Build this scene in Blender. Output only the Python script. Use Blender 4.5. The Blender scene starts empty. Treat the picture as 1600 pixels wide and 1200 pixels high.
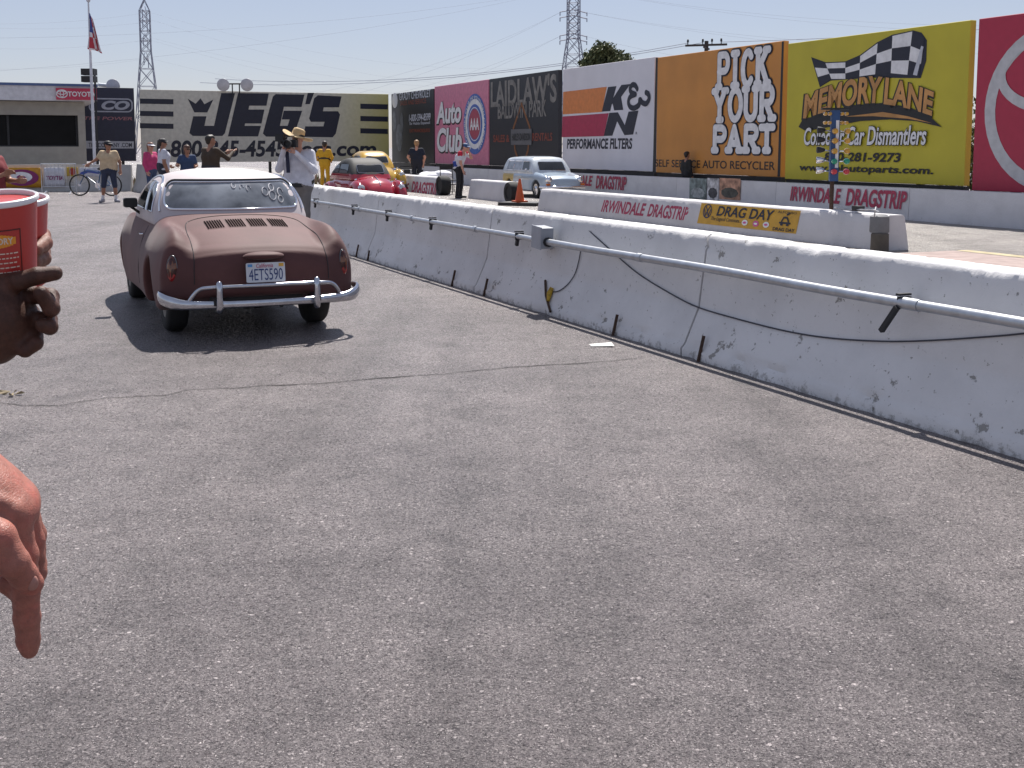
import bpy, bmesh, math, random
import numpy as np
from mathutils import Vector, Matrix, noise
R = math.radians
random.seed(7); rng = np.random.default_rng(7)
SC = bpy.context.scene
COL = SC.collection

# ------------------------------------------------------------------ camera, sky, sun, exposure
F, PITCH, CY, EYE = 1800.0, R(6.2), 425.0, 1.55
cam = bpy.data.cameras.new('camera'); cam_o = bpy.data.objects.new('camera', cam); COL.objects.link(cam_o)
cam.sensor_fit = 'HORIZONTAL'; cam.sensor_width = 36.0; cam.lens = 36.0 * F / 1600
cam.shift_y = -(600 - CY) / 1600.0
cam.clip_start = 0.05; cam.clip_end = 6000
cam_o.location = (0, 0, EYE); cam_o.rotation_euler = (R(90) - PITCH, 0, 0)
SC.camera = cam_o
SUN_EL, SUN_AZ = R(57), R(6)
w = bpy.data.worlds.new('World'); SC.world = w; w.use_nodes = True
nt = w.node_tree; bg = nt.nodes['Background']
sky = nt.nodes.new('ShaderNodeTexSky'); sky.sky_type = 'NISHITA'; sky.sun_disc = False
sky.sun_elevation = SUN_EL; sky.sun_rotation = SUN_AZ; sky.altitude = 150
sky.air_density = 1.0; sky.dust_density = 0.25; sky.ozone_density = 3.5
tint = nt.nodes.new('ShaderNodeMix'); tint.data_type = 'RGBA'; tint.blend_type = 'MULTIPLY'; tint.inputs[0].default_value = 1.0; tint.inputs[7].default_value = (1.13, .995, 1.045, 1)   # hazy, faintly violet air
nt.links.new(sky.outputs[0], tint.inputs[6]); pale = nt.nodes.new('ShaderNodeMix'); pale.data_type = 'RGBA'; pale.inputs[0].default_value = .36; pale.inputs[7].default_value = (9.6, 10.2, 11.8, 1)   # milky summer haze
nt.links.new(tint.outputs[2], pale.inputs[6]); nt.links.new(pale.outputs[2], bg.inputs[0]); bg.inputs[1].default_value = 0.05
sl = bpy.data.lights.new('sun', 'SUN'); sl.energy = 5.0; sl.angle = R(0.53); sl.color = (1.0, 0.955, 0.9)
so = bpy.data.objects.new('sun', sl); COL.objects.link(so)
SUND = Vector((math.sin(SUN_AZ) * math.cos(SUN_EL), math.cos(SUN_AZ) * math.cos(SUN_EL), math.sin(SUN_EL)))
so.rotation_euler = SUND.to_track_quat('Z', 'Y').to_euler(); so.location = (0, 0, 50)
SC.view_settings.view_transform = 'Standard'; SC.view_settings.look = 'None'
SC.view_settings.exposure = 0.58; SC.view_settings.gamma = 1.0; SC.view_settings.use_curve_mapping = False

# ------------------------------------------------------------------ place finding: photo pixel -> metres
def ray(u, v):
    a, b = u - 800.0, -(v - CY)
    return Vector((a, F * math.cos(PITCH) + b * math.sin(PITCH), -F * math.sin(PITCH) + b * math.cos(PITCH)))
CAM = Vector((0, 0, EYE))
def gnd(u, v, z=0.0):
    r = ray(u, v); return CAM + r * ((z - EYE) / r.z)
def at(u, v, Y):
    r = ray(u, v); return CAM + r * (Y / r.y)
A0 = math.atan(805 * math.cos(PITCH) / F)
D2 = Vector((-math.sin(A0), math.cos(A0), 0))     # along the strip, away from us
N2 = Vector((math.cos(A0), math.sin(A0), 0))      # across the strip, to the right
def hit(u, v, N, D):
    r = ray(u, v); return CAM + r * (D / (r.dot(N)))
def sd(s, d, z=0.0):
    return D2 * s + N2 * d + Vector((0, 0, z))
STRIP = math.atan2(D2.y, D2.x)                    # rot_z that lays local x along the strip (away)
FACE = math.atan2(-D2.y, -D2.x)                   # local x to the viewer's right, local y across
CROSS = math.atan2(N2.y, N2.x)

# ------------------------------------------------------------------ materials
MATS = {}
def mat(name, col, rough=0.6, metal=0.0, var=0.12, scale=6.0, bump=0.0, bscale=80.0, spec=0.5, coat=0.0, trans=0.0, sheen=0.0):
    if name in MATS: return MATS[name]
    m = bpy.data.materials.new(name); m.use_nodes = True; t = m.node_tree; b = t.nodes['Principled BSDF']
    tc = t.nodes.new('ShaderNodeTexCoord')
    nz = t.nodes.new('ShaderNodeTexNoise'); nz.inputs['Scale'].default_value = scale; nz.inputs['Detail'].default_value = 6
    t.links.new(tc.outputs['Object'], nz.inputs['Vector'])
    rp = t.nodes.new('ShaderNodeValToRGB'); rp.color_ramp.elements[0].position = 0.3; rp.color_ramp.elements[1].position = 0.7
    rp.color_ramp.elements[0].color = tuple(max(0, c * (1 - var)) for c in col) + (1,)
    rp.color_ramp.elements[1].color = tuple(min(1, c * (1 + var)) for c in col) + (1,)
    t.links.new(nz.outputs['Fac'], rp.inputs[0]); t.links.new(rp.outputs[0], b.inputs['Base Color'])
    b.inputs['Roughness'].default_value = rough; b.inputs['Metallic'].default_value = metal
    b.inputs['Specular IOR Level'].default_value = spec; b.inputs['Coat Weight'].default_value = coat
    b.inputs['Transmission Weight'].default_value = trans
    if sheen: b.inputs['Sheen Weight'].default_value = sheen; b.inputs['Sheen Roughness'].default_value = .45
    if bump:
        n2 = t.nodes.new('ShaderNodeTexNoise'); n2.inputs['Scale'].default_value = bscale; n2.inputs['Detail'].default_value = 4
        t.links.new(tc.outputs['Object'], n2.inputs['Vector'])
        bp = t.nodes.new('ShaderNodeBump'); bp.inputs['Strength'].default_value = bump; bp.inputs['Distance'].default_value = 0.01
        t.links.new(n2.outputs['Fac'], bp.inputs['Height']); t.links.new(bp.outputs[0], b.inputs['Normal'])
    MATS[name] = m; return m

def nd(t, kind, **kw):
    n = t.nodes.new(kind)
    for k, v in kw.items():
        if k in n.inputs: n.inputs[k].default_value = v
        else: setattr(n, k, v)
    return n
def ramp(t, src, stops, link=True):
    r = t.nodes.new('ShaderNodeValToRGB'); e = r.color_ramp.elements
    while len(e) < len(stops): e.new(0.5)
    for i, (p, c) in enumerate(stops):
        e[i].position = p; e[i].color = (c, c, c, 1) if not isinstance(c, tuple) else c + (1,)
    t.links.new(src, r.inputs[0]); return r.outputs[0]
def mixc(t, fac, a, b, mode='MIX'):
    m = t.nodes.new('ShaderNodeMix'); m.data_type = 'RGBA'; m.blend_type = mode
    for sock, val in ((m.inputs[0], fac), (m.inputs[6], a), (m.inputs[7], b)):
        if hasattr(val, 'links') or hasattr(val, 'is_linked'): t.links.new(val, sock)
        elif isinstance(val, tuple): sock.default_value = val + (1,)
        else: sock.default_value = val
    return m.outputs[2]

def asphalt(name, dark, mid, light, big=1.0):
    m = bpy.data.materials.new(name); m.use_nodes = True; t = m.node_tree; b = t.nodes['Principled BSDF']
    tc = nd(t, 'ShaderNodeTexCoord').outputs['Object']
    wn = nd(t, 'ShaderNodeTexNoise', Scale=45.0, Detail=3.0); t.links.new(tc, wn.inputs['Vector'])
    wm = nd(t, 'ShaderNodeVectorMath', operation='MULTIPLY_ADD'); t.links.new(wn.outputs['Color'], wm.inputs[0])
    wm.inputs[1].default_value = (0.014, 0.014, 0.014); t.links.new(tc, wm.inputs[2]); P = wm.outputs[0]
    # binder and fines: broken noise, not cells
    nf = nd(t, 'ShaderNodeTexNoise', Scale=150.0, Detail=5.0, Roughness=0.75); t.links.new(tc, nf.inputs['Vector'])
    nm = nd(t, 'ShaderNodeTexNoise', Scale=38.0, Detail=6.0, Roughness=0.7); t.links.new(tc, nm.inputs['Vector'])
    c = ramp(t, nf.outputs['Fac'], [(0.37, tuple(x * .25 for x in dark)), (0.47, mid), (0.56, tuple(x * 1.35 for x in mid)), (0.64, light)])
    c = mixc(t, 1.0, c, ramp(t, nm.outputs['Fac'], [(0.32, .42), (0.45, .92), (0.62, 1.15)]), 'MULTIPLY')
    # stones of several sizes, sparse, each with its own tone
    hsum = None; gl = None
    for sc, lo, hi in ((50.0, .86, .34), (92.0, .68, .38), (175.0, .60, .40)):
        v = nd(t, 'ShaderNodeTexVoronoi', Scale=sc); t.links.new(P, v.inputs['Vector'])
        sp = nd(t, 'ShaderNodeSeparateColor'); t.links.new(v.outputs['Color'], sp.inputs[0])
        a = ramp(t, sp.outputs[0], [(lo - .005, 0.0), (lo + .005, 1.0)]); d = ramp(t, v.outputs['Distance'], [(hi - .06, 1.0), (hi + .08, 0.0)])
        k = nd(t, 'ShaderNodeMath', operation='MULTIPLY'); t.links.new(a, k.inputs[0]); t.links.new(d, k.inputs[1])
        tone = ramp(t, sp.outputs[1], [(0.0, tuple(x * .9 for x in mid)), (0.35, tuple(x * .6 for x in light)), (0.8, light), (1.0, tuple(min(.8, x * 1.5) for x in light))])
        c = mixc(t, k.outputs[0], c, tone)
        if hsum is None: hsum = k.outputs[0]; gl = sp.outputs[2]
        else:
            ad = nd(t, 'ShaderNodeMath', operation='ADD'); t.links.new(hsum, ad.inputs[0]); t.links.new(k.outputs[0], ad.inputs[1]); hsum = ad.outputs[0]; gl = sp.outputs[2] if sc < 100 else gl
    n1 = nd(t, 'ShaderNodeTexNoise', Scale=0.55 * big, Detail=8.0, Roughness=0.62); t.links.new(tc, n1.inputs['Vector'])
    c = mixc(t, 1.0, c, ramp(t, n1.outputs['Fac'], [(0.3, (.66, .64, .65)), (0.5, (.98, .96, .96)), (0.72, (1.2, 1.16, 1.15))]), 'MULTIPLY')
    n3 = nd(t, 'ShaderNodeTexNoise', Scale=3.5, Detail=6.0, Roughness=0.7); t.links.new(tc, n3.inputs['Vector'])
    c = mixc(t, 1.0, c, ramp(t, n3.outputs['Fac'], [(0.32, .72), (0.52, 1.0), (0.75, 1.14)]), 'MULTIPLY')
    # tyre-worn bands and oil drips running along the lane
    mp = nd(t, 'ShaderNodeMapping'); mp.inputs['Rotation'].default_value = (0, 0, -A0); mp.inputs['Scale'].default_value = (1.5, .09, 1); t.links.new(tc, mp.inputs[0])
    n5 = nd(t, 'ShaderNodeTexNoise', Scale=1.0, Detail=5.0, Roughness=0.6); t.links.new(mp.outputs[0], n5.inputs['Vector'])
    c = mixc(t, 1.0, c, ramp(t, n5.outputs['Fac'], [(0.34, .76), (0.5, 1.0), (0.7, 1.08)]), 'MULTIPLY')
    n6 = nd(t, 'ShaderNodeTexNoise', Scale=1.3, Detail=3.0, Roughness=0.5); t.links.new(tc, n6.inputs['Vector'])
    c = mixc(t, 1.0, c, ramp(t, n6.outputs['Fac'], [(0.27, .72), (0.37, 1.0)]), 'MULTIPLY')
    t.links.new(c, b.inputs['Base Color'])
    hs = nd(t, 'ShaderNodeMath', operation='MULTIPLY_ADD'); t.links.new(hsum, hs.inputs[0]); hs.inputs[1].default_value = 0.35; t.links.new(nf.outputs['Fac'], hs.inputs[2])
    h2 = nd(t, 'ShaderNodeMath', operation='MULTIPLY_ADD'); t.links.new(nm.outputs['Fac'], h2.inputs[0]); h2.inputs[1].default_value = 1.2; t.links.new(hs.outputs[0], h2.inputs[2])
    bp = nd(t, 'ShaderNodeBump', Strength=1.0, Distance=0.009); t.links.new(h2.outputs[0], bp.inputs['Height'])
    # worn stone faces lie at random tilts, so some of them glint
    vg = nd(t, 'ShaderNodeTexVoronoi', Scale=120.0); t.links.new(P, vg.inputs['Vector'])
    vs_ = nd(t, 'ShaderNodeVectorMath', operation='MULTIPLY_ADD'); t.links.new(vg.outputs['Color'], vs_.inputs[0]); vs_.inputs[1].default_value = (1.0, 1.0, .2); vs_.inputs[2].default_value = (-.5, -.5, -.1)
    sg_ = nd(t, 'ShaderNodeSeparateColor'); t.links.new(vg.outputs['Color'], sg_.inputs[0]); t.links.new(ramp(t, sg_.outputs[2], [(0.0, .6), (0.68, .45), (0.86, .24), (1.0, .13)]), b.inputs['Roughness'])
    ge = nd(t, 'ShaderNodeNewGeometry'); va = nd(t, 'ShaderNodeVectorMath', operation='ADD'); t.links.new(ge.outputs['Normal'], va.inputs[0]); t.links.new(vs_.outputs[0], va.inputs[1])
    vn = nd(t, 'ShaderNodeVectorMath', operation='NORMALIZE'); t.links.new(va.outputs[0], vn.inputs[0]); t.links.new(vn.outputs[0], bp.inputs['Normal'])
    t.links.new(bp.outputs[0], b.inputs['Normal'])
    return m

def painted_concrete(name, col, chips=1.0, dirt=1.0):
    m = bpy.data.materials.new(name); m.use_nodes = True; t = m.node_tree; b = t.nodes['Principled BSDF']
    tc = nd(t, 'ShaderNodeTexCoord').outputs['Object']
    n1 = nd(t, 'ShaderNodeTexNoise', Scale=1.6, Detail=7.0, Roughness=0.6); t.links.new(tc, n1.inputs['Vector'])
    c = ramp(t, n1.outputs['Fac'], [(0.3, tuple(x * .86 for x in col)), (0.6, col)])
    # grey chips where the paint flaked off
    n2 = nd(t, 'ShaderNodeTexNoise', Scale=4.2, Detail=9.0, Roughness=0.68); t.links.new(tc, n2.inputs['Vector'])
    ch = ramp(t, n2.outputs['Fac'], [(0.630 + .07 * (1 - chips), 0.0), (0.646 + .08 * (1 - chips), 1.0)])
    c = mixc(t, ch, c, (0.30, 0.29, 0.275))
    n3 = nd(t, 'ShaderNodeTexNoise', Scale=22.0, Detail=5.0, Roughness=0.7); t.links.new(tc, n3.inputs['Vector'])
    pit = ramp(t, n3.outputs['Fac'], [(0.645 + .05 * (1 - chips), 0.0), (0.67 + .05 * (1 - chips), 1.0)])
    c = mixc(t, pit, c, (0.32, 0.305, 0.285))
    # splash dirt near the foot
    sp = nd(t, 'ShaderNodeSeparateXYZ'); t.links.new(tc, sp.inputs[0])
    n4 = nd(t, 'ShaderNodeTexNoise', Scale=13.0, Detail=9.0, Roughness=0.8); t.links.new(tc, n4.inputs['Vector'])
    hh = nd(t, 'ShaderNodeMath', operation='MULTIPLY_ADD'); t.links.new(n4.outputs['Fac'], hh.inputs[0]); hh.inputs[1].default_value = -0.56; t.links.new(sp.outputs[2], hh.inputs[2])
    dr = ramp(t, hh.outputs[0], [(0.0, 0.0), (0.001, 0.0)])
    mr = nd(t, 'ShaderNodeMapRange'); t.links.new(hh.outputs[0], mr.inputs[0]); mr.inputs[1].default_value = -0.31; mr.inputs[2].default_value = -0.25; mr.inputs[3].default_value = 0.6 * dirt; mr.inputs[4].default_value = 0.0
    c = mixc(t, mr.outputs[0], c, (0.13, 0.115, 0.095))
    t.links.new(c, b.inputs['Base Color']); b.inputs['Roughness'].default_value = 0.75
    bp = nd(t, 'ShaderNodeBump', Strength=0.5, Distance=0.01)
    ad = nd(t, 'ShaderNodeMath', operation='MULTIPLY_ADD'); t.links.new(ch, ad.inputs[0]); ad.inputs[1].default_value = -0.4; t.links.new(n3.outputs['Fac'], ad.inputs[2])
    t.links.new(ad.outputs[0], bp.inputs['Height']); t.links.new(bp.outputs[0], b.inputs['Normal'])
    return m

WHITE = mat('white_paint', (.78, .78, .78), .5); BLACK = mat('black_paint', (.012, .012, .014), .5)
NAVY = mat('navy_print', (.012, .014, .03), .5); DARK = mat('dark_steel', (.03, .03, .033), .5, .4)
RUBBER = mat('rubber', (.018, .018, .019), .8, bump=.2); CHROME = mat('chrome', (.75, .75, .78), .08, 1.0, .04)
GALV = mat('galvanised_steel', (.5, .52, .55), .38, .85, .12, 14); RED = mat('sign_red', (.42, .025, .05), .5)
GLASS = mat('dark_glass', (.02, .022, .024), .04, 0, .3, 3, spec=.7)
RUST = mat('rusty_steel', (.07, .04, .028), .85, .2, .35, 30)
STEEL = mat('pylon_steel', (.27, .29, .36), .6, .3)
SKIN = mat('light_skin', (.52, .27, .19), .5); TAN = mat('tan_skin', (.33, .16, .1), .5)

# ------------------------------------------------------------------ mesh builder
class MB:
    def __init__(self): self.v = []; self.f = []; self.m = []
    def add(self, vs, fs, mi=0):
        o = len(self.v); self.v += [tuple(p) for p in vs]; self.f += [tuple(i + o for i in q) for q in fs]; self.m += [mi] * len(fs); return self
    def box(self, c, s, mi=0, rot=None):
        vs = []
        for dx in (-.5, .5):
            for dy in (-.5, .5):
                for dz in (-.5, .5):
                    p = Vector((dx * s[0], dy * s[1], dz * s[2]))
                    if rot is not None: p = rot @ p
                    vs.append(p + Vector(c))
        return self.add(vs, [(0, 1, 3, 2), (4, 6, 7, 5), (0, 4, 5, 1), (2, 3, 7, 6), (0, 2, 6, 4), (1, 5, 7, 3)], mi)
    def tube(self, path, r, n=8, mi=0, caps=True, flat=None):
        path = [Vector(p) for p in path]; k = len(path); rs = r if isinstance(r, (list, tuple)) else [r] * k
        vs = []; prev = None
        for i, p in enumerate(path):
            t = (path[min(i + 1, k - 1)] - path[max(i - 1, 0)]).normalized()
            if prev is None:
                a = Vector((0, 0, 1)) if abs(t.z) < .9 else Vector((1, 0, 0))
                x = t.cross(a).normalized()
            else: x = (prev - t * prev.dot(t)).normalized()
            y = t.cross(x); prev = x
            fx, fy = flat if flat else (1, 1)
            for j in range(n):
                q = 2 * math.pi * j / n
                vs.append(p + x * (math.cos(q) * rs[i] * fx) + y * (math.sin(q) * rs[i] * fy))
        fs = [(i * n + j, i * n + (j + 1) % n, (i + 1) * n + (j + 1) % n, (i + 1) * n + j) for i in range(k - 1) for j in range(n)]
        if caps: fs += [tuple(range(n))[::-1], tuple((k - 1) * n + j for j in range(n))]
        return self.add(vs, fs, mi)
    def lathe(self, prof, n=20, mi=0, M=None):
        vs = []
        for r, z in prof:
            for j in range(n):
                p = Vector((r * math.cos(2 * math.pi * j / n), r * math.sin(2 * math.pi * j / n), z))
                vs.append(M @ p if M is not None else p)
        fs = [(i * n + j, i * n + (j + 1) % n, (i + 1) * n + (j + 1) % n, (i + 1) * n + j) for i in range(len(prof) - 1) for j in range(n)]
        fs += [tuple(range(n))[::-1], tuple((len(prof) - 1) * n + j for j in range(n))]
        return self.add(vs, fs, mi)
    def ball(self, c, r, n=14, mi=0, M=None):
        rr = r if isinstance(r, (tuple, list)) else (r, r, r)
        k = n // 2; vs = []
        for i in range(k + 1):
            th = math.pi * i / k
            for j in range(n):
                ph = 2 * math.pi * j / n
                p = Vector((rr[0] * math.sin(th) * math.cos(ph), rr[1] * math.sin(th) * math.sin(ph), rr[2] * math.cos(th)))
                vs.append((M @ p if M is not None else p) + Vector(c))
        return self.add(vs, [(i * n + j, (i + 1) * n + j, (i + 1) * n + (j + 1) % n, i * n + (j + 1) % n) for i in range(k) for j in range(n)], mi)
    def poly(self, pts, y0, y1, mi=0):                 # outline in local x-z, between two local y
        n = len(pts); vs = [(x, y0, z) for x, z in pts] + [(x, y1, z) for x, z in pts]
        return self.add(vs, [tuple(range(n)), tuple(range(2 * n - 1, n - 1, -1))] + [(i, i + n, (i + 1) % n + n, (i + 1) % n) for i in range(n)], mi)
    def build(self, name, mats, parent=None, smooth=False, loc=None, rotz=None):
        me = bpy.data.meshes.new(name); me.from_pydata(self.v, [], self.f); me.update()
        mats = mats if isinstance(mats, (list, tuple)) else [mats]
        for m in mats: me.materials.append(m)
        if len(mats) > 1: me.polygons.foreach_set('material_index', self.m)
        bm = bmesh.new(); bm.from_mesh(me); bmesh.ops.remove_doubles(bm, verts=bm.verts, dist=1e-6); bmesh.ops.recalc_face_normals(bm, faces=bm.faces); bm.to_mesh(me); bm.free()
        if smooth: smooth_mesh(me, smooth if smooth is not True else 40)
        o = bpy.data.objects.new(name, me); COL.objects.link(o)
        if parent is not None: o.parent = parent
        if loc is not None: o.location = loc
        if rotz is not None: o.rotation_euler = (0, 0, rotz)
        return o
def smooth_mesh(me, ang=40):
    me.polygons.foreach_set('use_smooth', [True] * len(me.polygons))
    try: me.set_sharp_from_angle(angle=R(ang))
    except Exception: pass

def tag(o, label=None, cat=None, group=None, kind=None):
    if label: o['label'] = label
    if cat: o['category'] = cat
    if group: o['group'] = group
    if kind: o['kind'] = kind
    return o
def thing(name, label, cat, loc=(0, 0, 0), rotz=0.0, group=None):
    o = bpy.data.objects.new(name, None); COL.objects.link(o); o.empty_display_size = .2
    o.location = loc; o.rotation_euler = (0, 0, rotz); return tag(o, label, cat, group)
def copy_thing(root, loc, rotz, label, group=None):
    r = root.copy(); COL.objects.link(r); r.location = loc; r.rotation_euler = (0, 0, rotz); r['label'] = label
    if group: r['group'] = group
    for ch in list(root.children):
        c = ch.copy(); COL.objects.link(c); c.parent = r
        for g in list(ch.children):
            d = g.copy(); COL.objects.link(d); d.parent = c
    return r

# ------------------------------------------------------------------ implicit surfaces (surface nets)
def surface_net(Fv, o, vox):
    s = Fv < 0; nx, ny, nz = Fv.shape
    cnt = np.zeros((nx - 1, ny - 1, nz - 1), np.int8)
    for a in (0, 1):
        for b in (0, 1):
            for c in (0, 1): cnt += s[a:nx - 1 + a, b:ny - 1 + b, c:nz - 1 + c]
    act = (cnt > 0) & (cnt < 8)
    idx = -np.ones(act.shape, np.int64); ii = np.argwhere(act); idx[act] = np.arange(len(ii))
    acc = np.zeros((len(ii), 3)); num = np.zeros(len(ii))
    corners = [(a, b, c) for a in (0, 1) for b in (0, 1) for c in (0, 1)]
    for p in corners:
        for ax in range(3):
            if p[ax] == 1: continue
            q = list(p); q[ax] = 1
            f0 = Fv[ii[:, 0] + p[0], ii[:, 1] + p[1], ii[:, 2] + p[2]]; f1 = Fv[ii[:, 0] + q[0], ii[:, 1] + q[1], ii[:, 2] + q[2]]
            cr = (f0 < 0) != (f1 < 0); t = np.where(cr, f0 / np.where(cr, f0 - f1, 1), 0)
            pos = np.repeat(np.array(p, float)[None], len(ii), 0); pos[:, ax] += t
            acc += pos * cr[:, None]; num += cr
    V = (ii + acc / num[:, None]) * vox + np.array(o)
    quads = []
    def q(ax):
        sl0 = [slice(1, -1)] * 3; sl1 = [slice(1, -1)] * 3
        sl0[ax] = slice(0, -1); sl1[ax] = slice(1, None)
        a, b = s[tuple(sl0)], s[tuple(sl1)]
        for flip, sel in ((False, a & ~b), (True, ~a & b)):
            e = np.argwhere(sel)
            for k in range(3):
                if k != ax: e[:, k] += 1
            o1, o2 = [k for k in range(3) if k != ax]
            if ax == 1: o1, o2 = o2, o1
            def cell(d1, d2):
                c = e.copy(); c[:, o1] += d1; c[:, o2] += d2; return idx[c[:, 0], c[:, 1], c[:, 2]]
            Q = np.stack([cell(-1, -1), cell(0, -1), cell(0, 0), cell(-1, 0)], 1)
            quads.append(Q[:, ::-1] if flip else Q)
    for ax in range(3): q(ax)
    Q = np.concatenate(quads); Q = Q[(Q >= 0).all(1)]
    return V, Q
def grid_eval(fn, lo, hi, vox):
    ax = [np.arange(lo[i] - 2 * vox, hi[i] + 2.5 * vox, vox) for i in range(3)]
    X, Y, Z = np.meshgrid(*ax, indexing='ij')
    return fn(X, Y, Z), (ax[0][0], ax[1][0], ax[2][0])
def net_object(name, V, Q, mats, parent=None, lab=None):
    me = bpy.data.meshes.new(name)
    me.vertices.add(len(V)); me.vertices.foreach_set('co', np.asarray(V, np.float32).ravel())
    me.loops.add(4 * len(Q)); me.loops.foreach_set('vertex_index', np.asarray(Q, np.int32).ravel())
    me.polygons.add(len(Q)); me.polygons.foreach_set('loop_start', np.arange(0, 4 * len(Q), 4, dtype=np.int32))
    mats = mats if isinstance(mats, (list, tuple)) else [mats]
    for m in mats: me.materials.append(m)
    if lab is not None: me.polygons.foreach_set('material_index', np.asarray(lab, np.int32))
    me.update(calc_edges=True); me.validate()
    me.polygons.foreach_set('use_smooth', [True] * len(me.polygons))
    o = bpy.data.objects.new(name, me); COL.objects.link(o)
    if parent is not None: o.parent = parent
    return o
def net_parts(V, Q, lab, names, mats, parent):
    out = []
    for k in range(len(names)):
        sel = Q[lab == k]
        if not len(sel): continue
        u, inv = np.unique(sel, return_inverse=True)
        out.append(net_object(names[k], V[u], inv.reshape(sel.shape), mats[k], parent))
    return out
def smax(a, b, k): h = np.clip(.5 - .5 * (b - a) / k, 0, 1); return b + (a - b) * h + k * h * (1 - h)
def smin(a, b, k): h = np.clip(.5 + .5 * (b - a) / k, 0, 1); return b + (a - b) * h - k * h * (1 - h)
def cone_d(X, Y, Z, a, b, ra, rb):
    a = np.array(a, float); b = np.array(b, float); ab = b - a; L = max(ab @ ab, 1e-9)
    t = np.clip(((X - a[0]) * ab[0] + (Y - a[1]) * ab[1] + (Z - a[2]) * ab[2]) / L, 0, 1)
    return np.sqrt((X - a[0] - t * ab[0]) ** 2 + (Y - a[1] - t * ab[1]) ** 2 + (Z - a[2] - t * ab[2]) ** 2) - (ra + (rb - ra) * t)
def blob(prims, vox):
    """prims: (a, b, ra, rb, material index, blend). One continuous skin over tapered limbs."""
    lo = np.min([np.minimum(p[0], p[1]) - max(p[2], p[3]) for p in prims], 0); hi = np.max([np.maximum(p[0], p[1]) + max(p[2], p[3]) for p in prims], 0)
    def fn(X, Y, Z):
        d = None
        for p in prims:
            c = cone_d(X, Y, Z, *p[:4]); d = c if d is None else smin(d, c, p[5])
        return d
    Fv, o = grid_eval(fn, lo, hi, vox); V, Q = surface_net(Fv, o, vox)
    C = V[Q].mean(1)
    lab = np.argmin(np.stack([cone_d(C[:, 0], C[:, 1], C[:, 2], *p[:4]) for p in prims]), 0)
    return V, Q, np.array([p[4] for p in prims])[lab]
def march(fn, p, d, tmax, step=.01):
    p = Vector(p); d = Vector(d).normalized(); t = 0.0
    f = lambda t: float(fn(np.array(p.x + d.x * t), np.array(p.y + d.y * t), np.array(p.z + d.z * t)))
    while t < tmax:
        if f(t) < 0:
            lo, hi = t - step, t
            for _ in range(20):
                m = .5 * (lo + hi)
                if f(m) < 0: hi = m
                else: lo = m
            return p + d * lo
        t += step
    return None
def patch(fn, pts_uv, place, d, rings=5, off=.004):
    """cap over a closed outline laid on an implicit surface; place(a,b)->start point"""
    ca = sum(p[0] for p in pts_uv) / len(pts_uv); cb = sum(p[1] for p in pts_uv) / len(pts_uv)
    n = len(pts_uv); rows = []; dv = Vector(d).normalized()
    for k in range(1, rings + 1):
        q = k / rings; row = []
        for a, b in pts_uv:
            s = place(ca + (a - ca) * q, cb + (b - cb) * q); h = march(fn, s, d, 3.0)
            row.append((h if h is not None else Vector(s) + dv * .8) - dv * off)
        rows.append(row)
    c = march(fn, place(ca, cb), d, 3.0) - dv * off
    m = MB(); vs = [c] + [p for r in rows for p in r]
    fs = [(0, 1 + j, 1 + (j + 1) % n) for j in range(n)]
    for k in range(rings - 1):
        fs += [(1 + k * n + j, 1 + (k + 1) * n + j, 1 + (k + 1) * n + (j + 1) % n, 1 + k * n + (j + 1) % n) for j in range(n)]
    m.add(vs, fs); return m, rows[-1]
def rrect(x0, z0, x1, z1, r, n=6, skew=None):
    pts = []
    for cx, cz, a0 in ((x1 - r, z1 - r, 0), (x0 + r, z1 - r, 90), (x0 + r, z0 + r, 180), (x1 - r, z0 + r, 270)):
        for i in range(n + 1):
            a = R(a0 + 90 * i / n); pts.append((cx + r * math.cos(a), cz + r * math.sin(a)))
    if skew: pts = [skew(*p) for p in pts]
    return pts

# ------------------------------------------------------------------ lettering
def raw_text(s, bold, shear, extrude=.0):
    cu = bpy.data.curves.new('lettering', 'FONT'); cu.body = s; cu.offset = bold; cu.shear = shear; cu.resolution_u = 4
    cu.fill_mode = 'FRONT'
    ob = bpy.data.objects.new('lettering', cu); COL.objects.link(ob)
    me = bpy.data.meshes.new_from_object(ob.evaluated_get(bpy.context.evaluated_depsgraph_get()))
    V = [(v.co.x, v.co.y) for v in me.vertices]; Fs = [tuple(p.vertices) for p in me.polygons]
    bpy.data.objects.remove(ob); bpy.data.curves.remove(cu); bpy.data.meshes.remove(me)
    return V, Fs
def text(parent, s, x0, z1, x1, z0, m, y=-.006, bold=.012, shear=0., outline=None, om=None, warp=None, name='lettering', slope=0., shadow=None):
    """lettering fitted into local x0..x1, z0..z1 (z1 = top)"""
    V, Fs = raw_text(s, bold, shear)
    mx, Mx = min(v[0] for v in V), max(v[0] for v in V); my, My = min(v[1] for v in V), max(v[1] for v in V)
    sx, sz = (x1 - x0) / (Mx - mx), (z1 - z0) / (My - my)
    def put(V, Fs, y, mm, nm, dx=0, dz=0):
        mb = MB(); vs = []
        for a, b in V:
            x, z = x0 + (a - mx) * sx + dx, z0 + (b - my) * sz + dz
            if warp: x, z = warp(x, z)
            vs.append((x, y + slope * z, z))
        mb.add(vs, Fs); return mb.build(nm, mm, parent)
    if outline:
        V2, F2 = raw_text(s, bold + outline, shear); put(V2, F2, y, om, 'lettering_outline', *(shadow or (0, 0))); y -= .006
    return put(V, Fs, y, m, name)
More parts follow.
